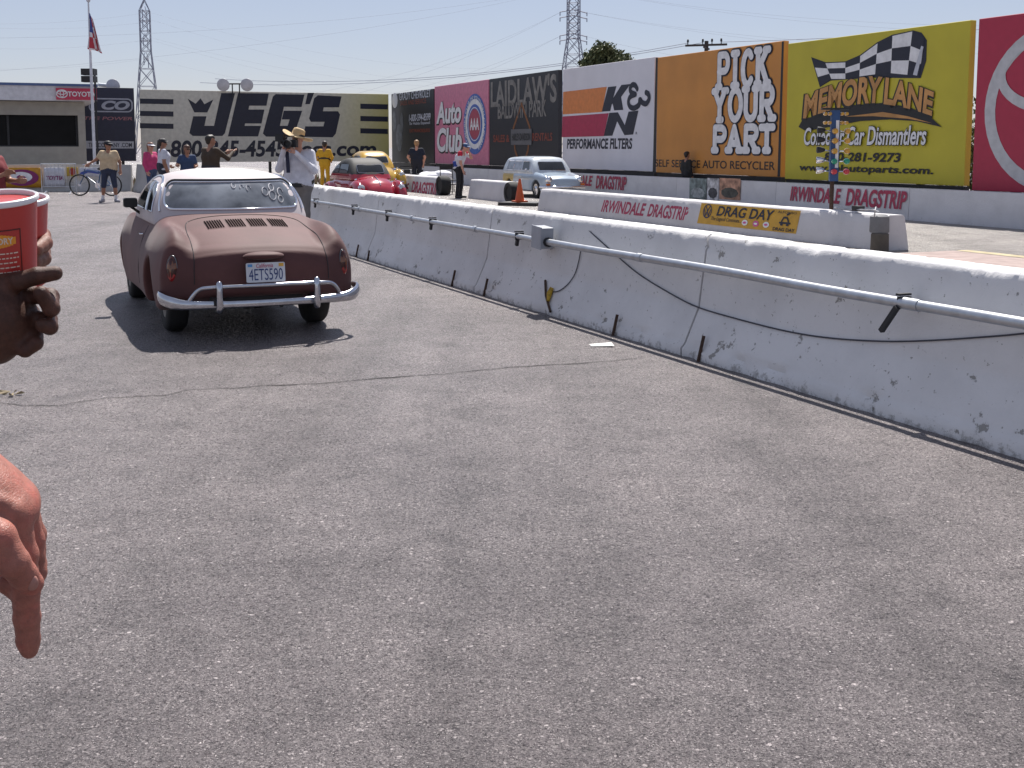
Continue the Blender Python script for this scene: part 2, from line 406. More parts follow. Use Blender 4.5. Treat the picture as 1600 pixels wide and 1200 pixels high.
def strokes(parent, glyphs, m, y, wd, name='lettering', step=.0006):
    """round-ended brush lettering: glyphs = list of polylines in local x-z"""
    mb = MB(); k = 0
    for pl in glyphs:
        for i in range(len(pl) - 1):
            a, b = Vector((pl[i][0], pl[i][1])), Vector((pl[i + 1][0], pl[i + 1][1]))
            t = (b - a)
            if t.length < 1e-6: continue
            t.normalize(); nrm = Vector((-t.y, t.x)); yy = y - step * (k % 23); k += 1; pts = []
            for j in range(9):
                q = math.pi * j / 8; pts.append(b + nrm * (math.cos(q) * wd) + t * (math.sin(q) * wd))
            for j in range(9):
                q = math.pi * j / 8; pts.append(a - nrm * (math.cos(q) * wd) - t * (math.sin(q) * wd))
            mb.add([(p.x, yy, p.y) for p in pts], [tuple(range(len(pts)))])
    return mb.build(name, m, parent)
def arc(cx, cz, rx, rz, a0, a1, n=14):
    return [(cx + rx * math.cos(R(a0 + (a1 - a0) * i / n)), cz + rz * math.sin(R(a0 + (a1 - a0) * i / n))) for i in range(n + 1)]
def ring(parent, cx, cz, rx, rz, wd, m, y, name='ring', n=40, a0=0, a1=360):
    mb = MB(); vs = []; full = abs(a1 - a0) >= 360; k = n if full else n + 1
    for i in range(k):
        q = R(a0 + (a1 - a0) * i / n)
        for g in (0, wd): vs.append((cx + (rx - g) * math.cos(q), y, cz + (rz - g) * math.sin(q)))
    mb.add(vs, [(2 * i, 2 * ((i + 1) % k), 2 * ((i + 1) % k) + 1, 2 * i + 1) for i in range(k if full else k - 1)])
    return mb.build(name, m, parent)
def disc(parent, cx, cz, rx, rz, m, y, name='disc', n=40):
    mb = MB(); mb.add([(cx + rx * math.cos(2 * math.pi * i / n), y, cz + rz * math.sin(2 * math.pi * i / n)) for i in range(n)], [tuple(range(n))])
    return mb.build(name, m, parent)
def plate(parent, pts, m, y, name, th=.004):
    mb = MB(); mb.poly(pts, y - th, y); return mb.build(name, m, parent)

def skin_mat(name, col, red):
    """skin with blotches, fine cell lines and faint creases"""
    m = bpy.data.materials.new(name); m.use_nodes = True; t = m.node_tree; b = t.nodes['Principled BSDF']; tc = nd(t, 'ShaderNodeTexCoord').outputs['Object']
    n1 = nd(t, 'ShaderNodeTexNoise', Scale=38.0, Detail=5.0, Roughness=.6); t.links.new(tc, n1.inputs['Vector'])
    n2 = nd(t, 'ShaderNodeTexNoise', Scale=160.0, Detail=3.0); t.links.new(tc, n2.inputs['Vector'])
    c = ramp(t, n1.outputs['Fac'], [(.32, tuple(x * .82 for x in col)), (.5, col), (.68, red)]); c = mixc(t, 1.0, c, ramp(t, n2.outputs['Fac'], [(.35, .86), (.6, 1.05)]), 'MULTIPLY')
    t.links.new(c, b.inputs['Base Color']); b.inputs['Roughness'].default_value = .52; b.inputs['Specular IOR Level'].default_value = .35
    b.inputs['Subsurface Weight'].default_value = .12; b.inputs['Subsurface Radius'].default_value = (.006, .002, .001); b.inputs['Subsurface Scale'].default_value = 1.0
    v = nd(t, 'ShaderNodeTexVoronoi', Scale=420.0, feature='DISTANCE_TO_EDGE'); t.links.new(tc, v.inputs['Vector'])
    vr = ramp(t, v.outputs['Distance'], [(0.0, 0.0), (.12, 1.0)])
    wv = nd(t, 'ShaderNodeTexNoise', Scale=95.0, Detail=4.0, Roughness=.65, Distortion=1.2); t.links.new(tc, wv.inputs['Vector'])
    ad = nd(t, 'ShaderNodeMath', operation='MULTIPLY_ADD'); t.links.new(wv.outputs['Fac'], ad.inputs[0]); ad.inputs[1].default_value = 2.2; t.links.new(vr, ad.inputs[2])
    bp = nd(t, 'ShaderNodeBump', Strength=.28, Distance=.0012); t.links.new(ad.outputs[0], bp.inputs['Height']); t.links.new(bp.outputs[0], b.inputs['Normal'])
    MATS[name] = m; return m
# ================================================================== SETTING
g = MB(); S0 = 1500
g.add([(-S0, -S0, 0), (S0, -S0, 0), (S0, S0, 0), (-S0, S0, 0)], [(0, 1, 2, 3)])
tag(g.build('ground', asphalt('asphalt', (.056, .050, .051), (.160, .141, .142), (.42, .38, .375))), kind='structure')
def strip(name, s0, s1, d0, d1, z, m):
    b = MB(); b.add([sd(s0, d0, z), sd(s0, d1, z), sd(s1, d1, z), sd(s1, d0, z)], [(0, 1, 2, 3)])
    return tag(b.build(name, m), kind='structure')
TRACK = asphalt('track_concrete', (.2, .19, .175), (.3, .28, .26), (.4, .38, .36), 2.0)
strip('track', -30, 120, 5.3, 17.5, .004, TRACK)
strip('red_lane_line', -30, 13, 11.9, 13.0, .008, mat('faded_red_paint', (.31, .235, .215), .8, 0, .2, 4))
strip('yellow_lane_line', -30, 13, 13.05, 13.3, .008, mat('faded_yellow_paint', (.40, .335, .20), .8, 0, .25, 4))
# crack across the pad
pts = [(-40, 634), (0, 630), (30, 634), (95, 634), (130, 628), (175, 622), (215, 620), (260, 618), (300, 609), (340, 608), (400, 604), (440, 602), (500, 600), (560, 594), (640, 588), (700, 584), (770, 577), (850, 571), (900, 569), (960, 564), (1003, 560)]
c = MB(); vs = []; fine = []
for i in range(len(pts) - 1):
    for k in range(6):
        q = k / 6; fine.append(gnd(pts[i][0] + (pts[i + 1][0] - pts[i][0]) * q, pts[i][1] + (pts[i + 1][1] - pts[i][1]) * q))
for i, p in enumerate(fine):
    w_ = .004 + .012 * abs(noise.noise(p * 3.1)); j = .03 * noise.noise(p * 7.7) + .012 * noise.noise(p * 31)
    vs += [(p.x, p.y + j - w_, .004), (p.x, p.y + j + w_, .004)]
c.add(vs, [(2 * i, 2 * i + 2, 2 * i + 3, 2 * i + 1) for i in range(len(fine) - 1)])
tag(c.build('pavement_crack', mat('crack_dirt', (.022, .02, .018), .95)), kind='structure')
# ------------------------------------------------------------------ near barrier, section by section
NEARW = painted_concrete('barrier_white', (.72, .71, .71), 1.0, 1.0)
DN = 4.6
def profile_pts(prof, step):
    out = []
    for (x0, z0), (x1, z1) in zip(prof, prof[1:]):
        k = max(1, int(math.hypot(x1 - x0, z1 - z0) / step))
        out += [(x0 + (x1 - x0) * i / k, z0 + (z1 - z0) * i / k) for i in range(k)]
    return out + [prof[-1]]
def barrier(name, label, s0, s1, D, prof, m, group, step=.06, rough=.0035, chip=.03, cat='barrier'):
    """local x runs towards the viewer's right (decreasing s), local y away, local z up"""
    L = s1 - s0; pr = profile_pts(prof, step); n = len(pr); k = max(2, int(L / step)); b = MB(); vs = []
    H = max(p[1] for p in prof)
    for i in range(k + 1):
        x = L * i / k
        for (y, z) in pr:
            q = Vector((s0 - x, y + D, z)); d = rough * noise.noise(q * 2.3) + rough * .5 * noise.noise(q * 9)
            e = 0
            if z > H - .1 and chip:
                e = max(0, noise.noise(q * 3.6 + Vector((3, 0, 0))) - .28) * chip * 2.4 * max(0, 1 - abs(H - .01 - z) / .07)
                e += max(0, noise.noise(q * 13.1) - .2) * chip * .9
            if 0 < i < k and z < .1 and chip: e += max(0, noise.noise(q * 4.4) - .1) * .05
            ym = prof[-1][0] * .5
            sg = 1 if y < ym else -1
            vs.append((x, y + sg * (e + d), z - e * .6 + (d * .6 if z > .02 else 0)))
    fs = [(i * n + j, (i + 1) * n + j, (i + 1) * n + j + 1, i * n + j + 1) for i in range(k) for j in range(n - 1)]
    fs += [tuple(range(n)), tuple(k * n + j for j in range(n))[::-1]]
    b.add(vs, fs)
    o = b.build(name, m, None, 55); o.location = sd(s1, D, 0); o.rotation_euler = (0, 0, FACE)
    return tag(o, label, cat, group)
KRAIL = [(0, 0), (0, .06), (.03, .09), (.15, .36), (.215, .85), (.225, .885), (.25, .905), (.385, .905), (.41, .885), (.42, .85), (.485, .36), (.6, .09), (.6, 0)]
J = [-5.02, -.92, 3.16, 7.24, 11.35, 15.37, 19.45, 23.5]
NL = ['white chipped barrier section nearest the camera, running past the right edge',
      'white chipped barrier section at the right edge below the thick end of the grey pipe',
      'white barrier section carrying the grey junction box, paper litter at its foot',
      'white barrier section directly left of the one with the grey junction box',
      'white barrier section beside the right rear tail lamp of the maroon coupe',
      'white barrier section beside the photographer in the straw hat',
      'farthest white barrier section, ending just behind the photographer in the straw hat']
for i in range(7):
    barrier('concrete_barrier', NL[i], J[i] + .012, J[i + 1] - .012, DN, KRAIL, NEARW, 'white barrier sections along the lane', .032)

# conduit along its face
def on_face(u, v, off=0.0):
    p = hit(u, v, N2, DN + .19 - off); return p
zc = on_face(1100, 417).z
CON_D = DN + .085
con = thing('conduit', 'grey galvanised conduit pipe clamped along the white barrier face', 'pipe', sd(3, CON_D, .0), FACE)
b = MB()
def wobble(s): return .012 * noise.noise(Vector((s * .5, 0, 0)))
zc = .665
for s0_, s1_, rr in ((-6, 9.73, .031), (9.93, 23.6, .026)):
    ks = 60; path = [Vector((3 - (s0_ + (s1_ - s0_) * i / ks), 0, zc + wobble(s0_ + (s1_ - s0_) * i / ks))) for i in range(ks + 1)]
    b.tube(path, rr, 12)
for s in (-1.5, 1.6, 4.95, 5.02, 8.0, 11.5, 13.6, 15.9, 18.2, 21):
    b.tube([(3 - s - .035, 0, zc + wobble(s)), (3 - s + .035, 0, zc + wobble(s))], .036, 12)
b.build('pipe', GALV, con, True)
for s in (5.06, 10.4, 12.9, 14.6, 16.2, 18.4, 20.9):
    b = MB(); x = 3 - s; z = zc + wobble(s)
    b.box((x, .02, z), (.020, .09, .07)); b.box((x, .015, z + .048), (.03, .09, .012))
    if s < 6: b.box((x - .06, -.03, z - .10), (.026, .03, .2), 0, Matrix.Rotation(R(38), 3, 'Y'))
    else: b.box((x - .012, .0, z - .06), (.03, .03, .07), 0, Matrix.Rotation(R(20), 3, 'Y'))
    b.build('clamp', DARK, con)
# junction box with its leads
jb = thing('junction_box', 'square grey electrical junction box on top of the conduit pipe', 'electrical box', sd(9.83, DN + .03, 0), FACE)
b = MB(); b.box((0, .06, .70), (.2, .13, .2), 0, Matrix.Rotation(R(4), 3, 'Y')); o = b.build('box', mat('grey_enamel', (.36, .38, .42), .45), jb)
bv = o.modifiers.new('bevel', 'BEVEL'); bv.width = .008; bv.segments = 2
b = MB(); b.box((0, -.006, .70), (.215, .012, .215), 0, Matrix.Rotation(R(4), 3, 'Y')); o = b.build('lid', mat('grey_enamel', (.36, .38, .42)), jb)
bv = o.modifiers.new('bevel', 'BEVEL'); bv.width = .004; bv.segments = 2
b = MB()
for sx in (-1, 1): b.tube([(sx * .1, .06, .66), (sx * .135, .06, .66)], .045, 12)
b.build('hub', DARK, jb, True)
def face_path(pts, off=.012):
    out = []
    for u, v in pts:
        # walk the pixel ray to the leaning barrier face
        lo = None
        for i in range(200):
            d = DN + .0 + i * .0015; p = hit(u, v, N2, d)
            f = np.interp(p.z, [0, .06, .09, .36, .8, .872], [0, 0, .03, .15, .215, .275])
            if d >= DN + f: lo = p; break
        out.append((lo or p) - N2 * off)
    return out
def smooth_path(P, k=6):
    out = []; n = len(P)
    for i in range(n - 1):
        p0, p1, p2, p3 = P[max(i - 1, 0)], P[i], P[i + 1], P[min(i + 2, n - 1)]
        for j in range(k):
            t = j / k
            out.append(.5 * ((2 * p1) + (p2 - p0) * t + (2 * p0 - 5 * p1 + 4 * p2 - p3) * t * t + (3 * p1 - p0 - 3 * p2 + p3) * t ** 3))
    return out + [P[-1]]
cab = face_path([(918, 356), (935, 372), (972, 405), (1000, 428), (1040, 453), (1088, 478), (1150, 497), (1230, 517), (1300, 528), (1380, 533), (1450, 532), (1530, 527), (1600, 521), (1700, 508)])
b = MB(); b.tube(smooth_path(cab), .0055, 6); tag(b.build('cable', mat('grey_cable', (.045, .045, .06), .6), None, True), 'thin dark cable sagging along the white barrier under the pipe', 'cable')
cab = face_path([(909, 392), (906, 408), (900, 428), (889, 444), (876, 454), (866, 456)])
b = MB(); b.tube(smooth_path(cab), .005, 6); tag(b.build('cable', mat('grey_cable', (.045, .045, .06)), None, True), 'short dark cable hanging from the grey junction box to a yellow plug', 'cable')
# stake with yellow plug
P = face_path([(855, 438), (856, 462), (863, 487)], .02)
t_ = thing('plug_stake', 'bent dark steel stake with a yellow cable plug below the junction box', 'stake', (P[2].x, P[2].y, 0))
b = MB(); b.tube([q - Vector((P[2].x, P[2].y, 0)) for q in P], .012, 6); b.build('stake', RUST, t_)
Q_ = face_path([(861, 470), (863, 458), (867, 449)], .03)
b = MB(); b.tube([q - Vector((P[2].x, P[2].y, 0)) for q in Q_], [.016, .027, .02], 10); b.build('plug', mat('yellow_plug', (.42, .26, .02), .6, 0, .4, 40), t_, True)
SL = ['rusty rebar stake left of the barrier joint, beside the paper litter', 'rusty rebar stake right of the paper litter, nearest the camera', 'rusty rebar stake at the barrier foot, right of the middle joint',
      'rusty rebar stake at the barrier foot, left of the middle joint', 'rusty rebar stake near the maroon coupe, right one of a close pair', 'rusty rebar stake nearest the maroon coupe, left one of a close pair']
for (ut, vt, ub, vb), lb in zip(((972, 491, 967, 528), (1108, 524, 1102, 570), (768, 435, 764, 465), (717, 422, 712, 450), (582, 391, 580, 408), (565, 382, 561, 402)), SL):
    P = face_path([(ut, vt)], .03)[0]; q = gnd(ub, vb); q = N2 * (DN - .02) + D2 * P.dot(D2)
    b = MB(); b.tube([(q - N2 * .01) - q + Vector((0, 0, -.05)), P - N2 * .015 - q], .0125, 8)
    o = b.build('rebar_stake', RUST, None, True); o.location = q; tag(o, lb, 'stake', 'rebar stakes along the barrier foot')
# litter
p = gnd(941, 541); b = MB(); b.add([(-.085, -.03, .006), (.09, -.05, .012), (.075, .055, .022), (-.1, .05, .008), (0, .0, .018)], [(0, 1, 4), (1, 2, 4), (2, 3, 4), (3, 0, 4)])
o = b.build('paper_sheet', mat('paper', (.8, .8, .78), .7)); o.location = p; tag(o, 'small white sheet of paper lying on the asphalt by the barrier', 'litter')
p = gnd(14, 618); lf = thing('dry_leaf_litter', 'crumpled dry leaf on the asphalt beside the long crack', 'litter', p)
for k in range(5):
    b = MB(); a = k * 1.25; x, y = .03 * math.cos(a), .02 * math.sin(a)
    b.add([(x, y, .004), (x + .05 * math.cos(a), y + .03 * math.sin(a), .03), (x + .07 * math.cos(a + .4), y + .05 * math.sin(a + .4), .012), (x + .02, y + .03, .02)], [(0, 1, 2, 3)])
    b.build('leaf', mat('dry_leaf', (.3, .24, .15), .8, 0, .4, 40), lf)

# ------------------------------------------------------------------ centre walls and far wall
MIDW = painted_concrete('wall_white', (.60, .585, .6), .35, .4)
FARW = painted_concrete('far_wall_white', (.62, .62, .65), .2, .3)
def wallprof(H, w): return [(0, 0), (0, .05), (.09, H - .03), (.12, H), (w - .12, H), (w - .09, H - .03), (w, .05), (w, 0)]
HC = .535
wc_ = barrier('concrete_barrier', 'long white centre wall carrying the yellow DRAG DAY banner and red lettering', 13.4, 25.45, 12.0, wallprof(HC, .5), MIDW, None, .12, .004, .006)
wb_ = barrier('concrete_barrier', 'short white centre wall behind the crewman in the red and white shirt', 29.4, 32.4, 12.95, wallprof(.575, .5), MIDW, 'centre wall sections by the start line', .12, .004, .004)
wa_ = barrier('concrete_barrier', 'white centre wall with red lettering partly hidden behind the red beetle', 35.2, 44.0, 12.95, wallprof(.575, .5), MIDW, 'centre wall sections by the start line', .12, .004, .004)
LETRED = mat('letter_red', (.36, .035, .085), .55, 0, .2, 20)
def W(o, N, D, u, v):
    """photo pixel -> local x,z on a wall whose front is the vertical plane N.P = D"""
    p = hit(u, v, N, D) - o.location; xd = Vector((math.cos(o.rotation_euler.z), math.sin(o.rotation_euler.z), 0))
    return p.dot(xd), p.z
def wtext(o, N, D, s, tl, br, m, **k):
    x0, z1 = W(o, N, D, *tl); x1, z0 = W(o, N, D, *br); return text(o, s, x0, z1, x1, z0, m, **k)
sl_ = .09 / (HC - .08)
wtext(wc_, N2, 12.05, 'IRWINDALE', (941, 312), (1009, 338), LETRED, bold=.03, shear=.25, y=-.012, slope=sl_)
wtext(wc_, N2, 12.05, 'DRAGSTRIP', (1013, 318), (1076, 345), LETRED, bold=.03, shear=.25, y=-.012, slope=sl_)
ban = mat('banner_yellow', (.56, .31, .03), .55)
x0, z1 = W(wc_, N2, 12.05, 1094, 314); x1, _ = W(wc_, N2, 12.05, 1249, 323); z0 = .12; z1 = .50
b = MB(); b.add([(x0 - .03, -.016 + sl_ * z0, z0), (x1 - .02, -.016 + sl_ * z0, z0), (x1, -.016 + sl_ * z1, z1), (x0, -.016 + sl_ * z1, z1)], [(0, 1, 2, 3)])
bo = b.build('banner', ban, wc_)
bw = x1 - x0; bt = lambda fx, fz: (x0 + bw * fx, z0 + (z1 - z0) * fz)
def btext(s, fx0, fz1, fx1, fz0, m, **k):
    a, t1 = bt(fx0, fz1); c_, t0 = bt(fx1, fz0); return text(bo, s, a, t1, c_, t0, m, y=-.024, slope=sl_, **k)
BLU = mat('emblem_blue', (.02, .03, .09), .5); PNK = mat('logo_pink', (.6, .1, .3), .5)
btext('DRAG DAY', .19, .93, .77, .45, NAVY, bold=.02, shear=.2)
btext('The Legend Continues...', .14, .40, .46, .17, NAVY, bold=.004, shear=.2)
btext('ALFONSO', .80, .93, .97, .83, NAVY, bold=.0)
btext('DRAG DAY', .78, .2, .98, .05, NAVY, bold=.02)
cx_, cz_ = bt(.085, .63); rr = .105
def lift(o): 
    for v in o.data.vertices: v.co.y += sl_ * v.co.z
    return o
lift(ring(bo, cx_, cz_, rr * 1.35, rr * 1.25, .02, BLU, -.024, 'emblem_ring')); lift(strokes(bo, [[(cx_ - .06, cz_ + .085), (cx_, cz_ + .0), (cx_ + .06, cz_ + .085)], [(cx_ - .10, cz_ + .03), (cx_ - .05, cz_ - .09), (cx_, cz_ - .005), (cx_ + .05, cz_ - .09), (cx_ + .10, cz_ + .03)]], BLU, -.024, .011, 'emblem'))
for fx, m_ in ((.50, WHITE), (.61, PNK), (.71, WHITE)):
    a, c_ = bt(fx, .26); lift(disc(bo, a, c_, .085, .05, m_, -.024, 'sponsor_logo')); lift(disc(bo, a, c_, .05, .018, PNK if m_ is WHITE else WHITE, -.030, 'sponsor_logo'))
a, c_ = bt(.88, .52); lift(strokes(bo, [[(a - .14, c_ - .04), (a + .14, c_ - .04)], [(a - .09, c_ - .01), (a - .05, c_ + .05), (a + .04, c_ + .05), (a + .09, c_ - .01)], [(a + .03, c_ + .10), (a + .08, c_ + .12)], [(a - .1, c_ - .07), (a - .06, c_ - .07)], [(a + .06, c_ - .07), (a + .1, c_ - .07)]], NAVY, -.024, .016, 'car_drawing'))
wtext(wa_, N2, 13.0, 'IRWINDALE', (585, 281), (640, 302), LETRED, bold=.03, shear=.0, y=-.012, slope=.16)
wtext(wa_, N2, 13.0, 'DRAGSTRIP', (645, 283), (686, 305), LETRED, bold=.03, shear=.0, y=-.012, slope=.16)
HF = .675; bounds = [5.1, 9.7, 14.3, 18.9, 23.5, 28.1, 32.7, 37.3, 41.9, 46.5, 51.1]
FL = ['plain white far wall section beyond the right edge of the frame', 'plain white far wall section under the red billboard', 'white far wall section right of the one lettered IRWINDALE DRAGSTRIP in full',
      'white far wall section lettered IRWINDALE DRAGSTRIP in full behind the starting light tree', 'white far wall section with three pictures pasted on it', 'plain white far wall section left of the three pictures',
      'white far wall section with red lettering half hidden by the pale blue wagon', 'white far wall section under the billboard lettered LAIDLAWS behind the pale blue wagon', 'white far wall section under the pink billboard',
      'white far wall section behind the man in the dark T-shirt']
FW = []
for i in range(10):
    FW.append(barrier('concrete_wall', FL[i], bounds[i] + .006, bounds[i + 1] - .006, 17.6, [(0, 0), (.02, HF), (.3, HF), (.32, 0)], FARW, 'white wall sections along the far side', .25, .003, 0, 'wall'))
def slot(u): 
    s = hit(u, 280, N2, 17.6).dot(D2)
    return next(i for i in range(10) if bounds[i] <= s < bounds[i + 1])
o = FW[slot(1325)]; wtext(o, N2, 17.6, 'IRWINDALE', (1235, 291), (1314, 319), LETRED, bold=.03, shear=.25, y=-.008)
wtext(o, N2, 17.6, 'DRAGSTRIP', (1322, 294), (1417, 328), LETRED, bold=.03, shear=.25, y=-.008)
o = FW[slot(930)]; wtext(o, N2, 17.6, 'IRWINDALE', (870, 272), (926, 291), LETRED, bold=.03, shear=.25, y=-.008); wtext(o, N2, 17.6, 'DRAGSTRIP', (931, 274), (979, 298), LETRED, bold=.03, shear=.25, y=-.008)
o = FW[slot(1115)]
for u0, u1, cols in ((1078, 1104, ((.16, .2, .2), (.3, .33, .34))), (1106, 1123, ((.5, .5, .52), (.06, .06, .07))), (1125, 1157, ((.4, .22, .15), (.07, .07, .06)))):
    x0, z1 = W(o, N2, 17.6, u0, 278); x1, z0 = W(o, N2, 17.6, u1, 313)
    pp = plate(o, [(x0, z0), (x1, z0), (x1, z1), (x0, z1)], mat('picture%d' % u0, cols[0], .6, 0, .8, 5), -.008, 'picture')
    disc(pp, (x0 + x1) / 2, z0 + (z1 - z0) * .32, (x1 - x0) * .42, (z1 - z0) * .25, mat('picture_figure%d' % u0, cols[1], .6, 0, .5, 9), -.016, 'picture_figure', 9)
# ================================================================== BILLBOARDS
from mathutils.geometry import tessellate_polygon
DB, SB = 18.3, 55.4
BB = {}
def board(name, label, tl, tr, zb, m, N=N2, D=DB, back=WHITE, th=.16, cat='billboard'):
    """one panel on posts; local x to the viewer's right, front face at local y = 0"""
    pl, pr = hit(*tl, N, D), hit(*tr, N, D); zt = .5 * (pl.z + pr.z); wd = (Vector((pr.x, pr.y)) - Vector((pl.x, pl.y))).length
    rot = FACE if N is N2 else CROSS
    t = thing(name, label, cat, (pl.x, pl.y, 0), rot)
    b = MB(); b.box((wd / 2, th / 2 , (zt + zb) / 2), (wd, th, zt - zb)); pn = b.build('panel', m, t)
    bv = pn.modifiers.new('bevel', 'BEVEL'); bv.width = .01
    k = max(2, int(wd / 3.2))
    for i in range(k):
        b = MB(); x = wd * (i + .5) / k; b.box((x, th + .08, (zt - .2) / 2), (.12, .14, zt - .2)); b.build('post', DARK, t)
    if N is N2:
        b = MB(); b.box((wd / 2, th / 2 + .02, zb - .2), (wd - .02, th - .04, .38)); b.build('shade_skirt', DARK, t)  # added dark skirt stands in for the band of shade below these boards
    t['w'] = wd; t['zt'] = zt; t['zb'] = zb; BB[t.name] = (N, D)
    def P(u, v):
        p = hit(u, v, N, D) - Vector((pl.x, pl.y, 0)); xd = Vector((math.cos(rot), math.sin(rot), 0)); return p.dot(xd), p.z
    return pn, P, wd, zt
def T(pn, P, s, tl, br, m, **k):
    x0, z1 = P(*tl); x1, z0 = P(*br); return text(pn, s, x0, z1, x1, z0, m, **k)
def poly_px(pn, P, pts, m, y=-.006, name='lettering', conv=None):
    q = [P(*(conv(*p) if conv else p)) for p in pts]
    mb = MB(); mb.add([(x, y, z) for x, z in q], tessellate_polygon([[Vector((x, z, 0)) for x, z in q]])); return mb.build(name, m, pn)
def fade_mat(name, c0, c1, w_, h_):
    m = mat(name, c0, .55); t = m.node_tree; b = t.nodes['Principled BSDF']; tc = nd(t, 'ShaderNodeTexCoord').outputs['Object']; sp = nd(t, 'ShaderNodeSeparateXYZ'); t.links.new(tc, sp.inputs[0])
    mr = nd(t, 'ShaderNodeMapRange'); t.links.new(sp.outputs[0], mr.inputs[0]); mr.inputs[1].default_value = w_ * .72; mr.inputs[2].default_value = w_ * 1.03
    src = b.inputs['Base Color'].links[0].from_socket
    t.links.new(mixc(t, mr.outputs[0], src, c1), b.inputs['Base Color']); return m
CREAM = (.54, .52, .46)
# JEG'S
pn, P, wd, zt = board('billboard', "wide cream billboard lettered JEG'S with black bars and a crown", (218, 138), (607, 148.5), .84, fade_mat('cream_print', CREAM, (.54, .48, .14), 11.9, 3.4), D2, SB)
cv = lambda x, y: (200 + x / 3.81, 120 + y / 3.81)
for pts in ([(555, 97), (637, 97), (577, 335), (562, 352), (385, 352), (365, 335), (388, 235), (467, 235), (455, 292), (512, 292)],
            [(655, 97), (838, 99), (824, 172), (722, 172), (717, 195), (812, 195), (795, 278), (697, 278), (694, 292), (792, 292), (774, 355), (595, 355)],
            [(862, 118), (880, 103), (1050, 106), (1033, 180), (928, 178), (904, 292), (950, 292), (962, 254), (915, 254), (927, 202), (1037, 202), (985, 356), (822, 356), (803, 338)],
            [(1070, 95), (1108, 95), (1082, 163), (1055, 163)],
            [(1130, 110), (1271, 117), (1256, 182), (1165, 182), (1160, 205), (1250, 205), (1262, 225), (1237, 338), (1218, 360), (1040, 357), (1055, 295), (1163, 295), (1170, 268), (1088, 268), (1078, 248), (1108, 128)],
            [(355, 130), (402, 160), (432, 128), (455, 163), (508, 135), (472, 212), (395, 212)]):
    poly_px(pn, P, pts, NAVY, conv=cv)
for u0, u1, off in ((218.5, 271, 0), (563, 606, 8)):
    for k in range(3):
        v = 154 + 19.2 * k + off; poly_px(pn, P, [(u0, v), (u1, v + 1), (u1, v + 9), (u0, v + 8)], NAVY, name='stripe')
T(pn, P, '1-800-345-4545', (243, 219), (446, 245), NAVY, bold=.03, shear=.12)
T(pn, P, 'jegs.com', (458, 222), (588, 251), NAVY, bold=.03, shear=.12)
# performance parts board at its left
pn, P, wd, zt = board('billboard', 'dark navy billboard ending in CO above THE POWER, left of the cream one', (128, 136), (209, 137.5), .9, mat('navy_panel', (.018, .02, .045), .5), D2, SB + .3)
T(pn, P, 'CO', (158, 157), (203, 172), mat('chrome_print', (.35, .36, .42), .4), bold=.05, shear=.25, y=-.012)
x0, z0 = P(140, 174); x1, z1 = P(206, 155); strokes(pn, [rrect(x0, z0, x1, z1, .2) + [rrect(x0, z0, x1, z1, .2)[0]]], mat('chrome_print', (.35, .36, .42)), -.006, .03, 'frame_line')
T(pn, P, 'THE POWER', (131, 182), (207, 188), mat('dull_red_print', (.3, .12, .14), .5), bold=.02, shear=.2)
poly_px(pn, P, [(134, 220), (209, 221), (209, 232), (134, 232)], mat('pale_print', (.42, .43, .48), .5), name='strip')
T(pn, P, 'THE COMPANY .COM', (138, 223), (206, 230), NAVY, y=-.012, bold=.01)
# chevrolet dealer
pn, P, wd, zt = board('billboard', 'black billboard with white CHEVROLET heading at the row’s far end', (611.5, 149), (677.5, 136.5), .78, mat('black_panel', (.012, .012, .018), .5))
GREY = mat('pale_grey_print', (.5, .52, .58), .5); DRED = mat('dull_red_print', (.3, .12, .14)); DIMR = mat('dim_red_print', (.22, .04, .02), .5)
T(pn, P, 'GRADY CHEVROLET', (624, 145.5), (673, 151.5), GREY, bold=.01)
T(pn, P, 'SALES AND SERVICE', (625, 158), (666, 161), DIMR, bold=.01); T(pn, P, '1-800-594-8599', (639, 179), (673, 188), GREY, bold=.02, shear=.15)
T(pn, P, 'Se Habla Espanol', (640, 191), (672, 195), GREY); T(pn, P, 'EXIT FRANCISQUITO', (640, 202), (672, 207), DIMR, bold=.03)
disc(pn, *P(617, 157), .45, .38, GREY, -.006, 'emblem', 14)
for u, v, a, c_ in ((616, 190, .3, .55), (628, 192, .25, .5), (624, 215, .5, .7)): disc(pn, *P(u, v), a, c_, mat('ghost_print', (.07, .08, .1), .5, 0, .6, 4), -.006 - .001 * u / 600, 'faded_figure', 11)
# auto club
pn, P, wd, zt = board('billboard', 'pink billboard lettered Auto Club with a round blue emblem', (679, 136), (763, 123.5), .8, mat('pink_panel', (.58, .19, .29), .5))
WPR = mat('white_print', (.72, .72, .74), .5); PBL = mat('blue_print', (.06, .13, .42), .5)
for s, tl, br in (('Auto', (682, 160), (721, 192)), ('Club', (683, 200), (722, 238))):
    T(pn, P, s, tl, br, WPR, bold=.035, shear=.15, outline=.03, om=BLACK, shadow=(.03, -.03))
cx_, cz_ = P(742, 194); rx, rz = wd * .2 , 1.26
disc(pn, cx_, cz_, rx, rz, WPR, -.006, 'emblem_disc'); ring(pn, cx_, cz_, rx, rz, .22, PBL, -.011, 'emblem_ring'); disc(pn, cx_, cz_, rx * .66, rz * .66, PBL, -.011, 'emblem_disc'); disc(pn, cx_, cz_, rx * .5, rz * .5, mat('emblem_red', (.36, .06, .1), .5), -.016, 'emblem_disc'); 
text(pn, 'AAA', cx_ - rx * .4, cz_ + rz * .2, cx_ + rx * .4, cz_ - rz * .2, WPR, y=-.022, bold=.03)
ring(pn, cx_, cz_, rx * .56, rz * .56, .04, WPR, -.022, 'emblem_ring')
lt = text(pn, 'AUTOMOBILE CLUB OF SOUTHERN CALIFORNIA', 0, 1, 1, 0, WPR, y=-.022, bold=.01)
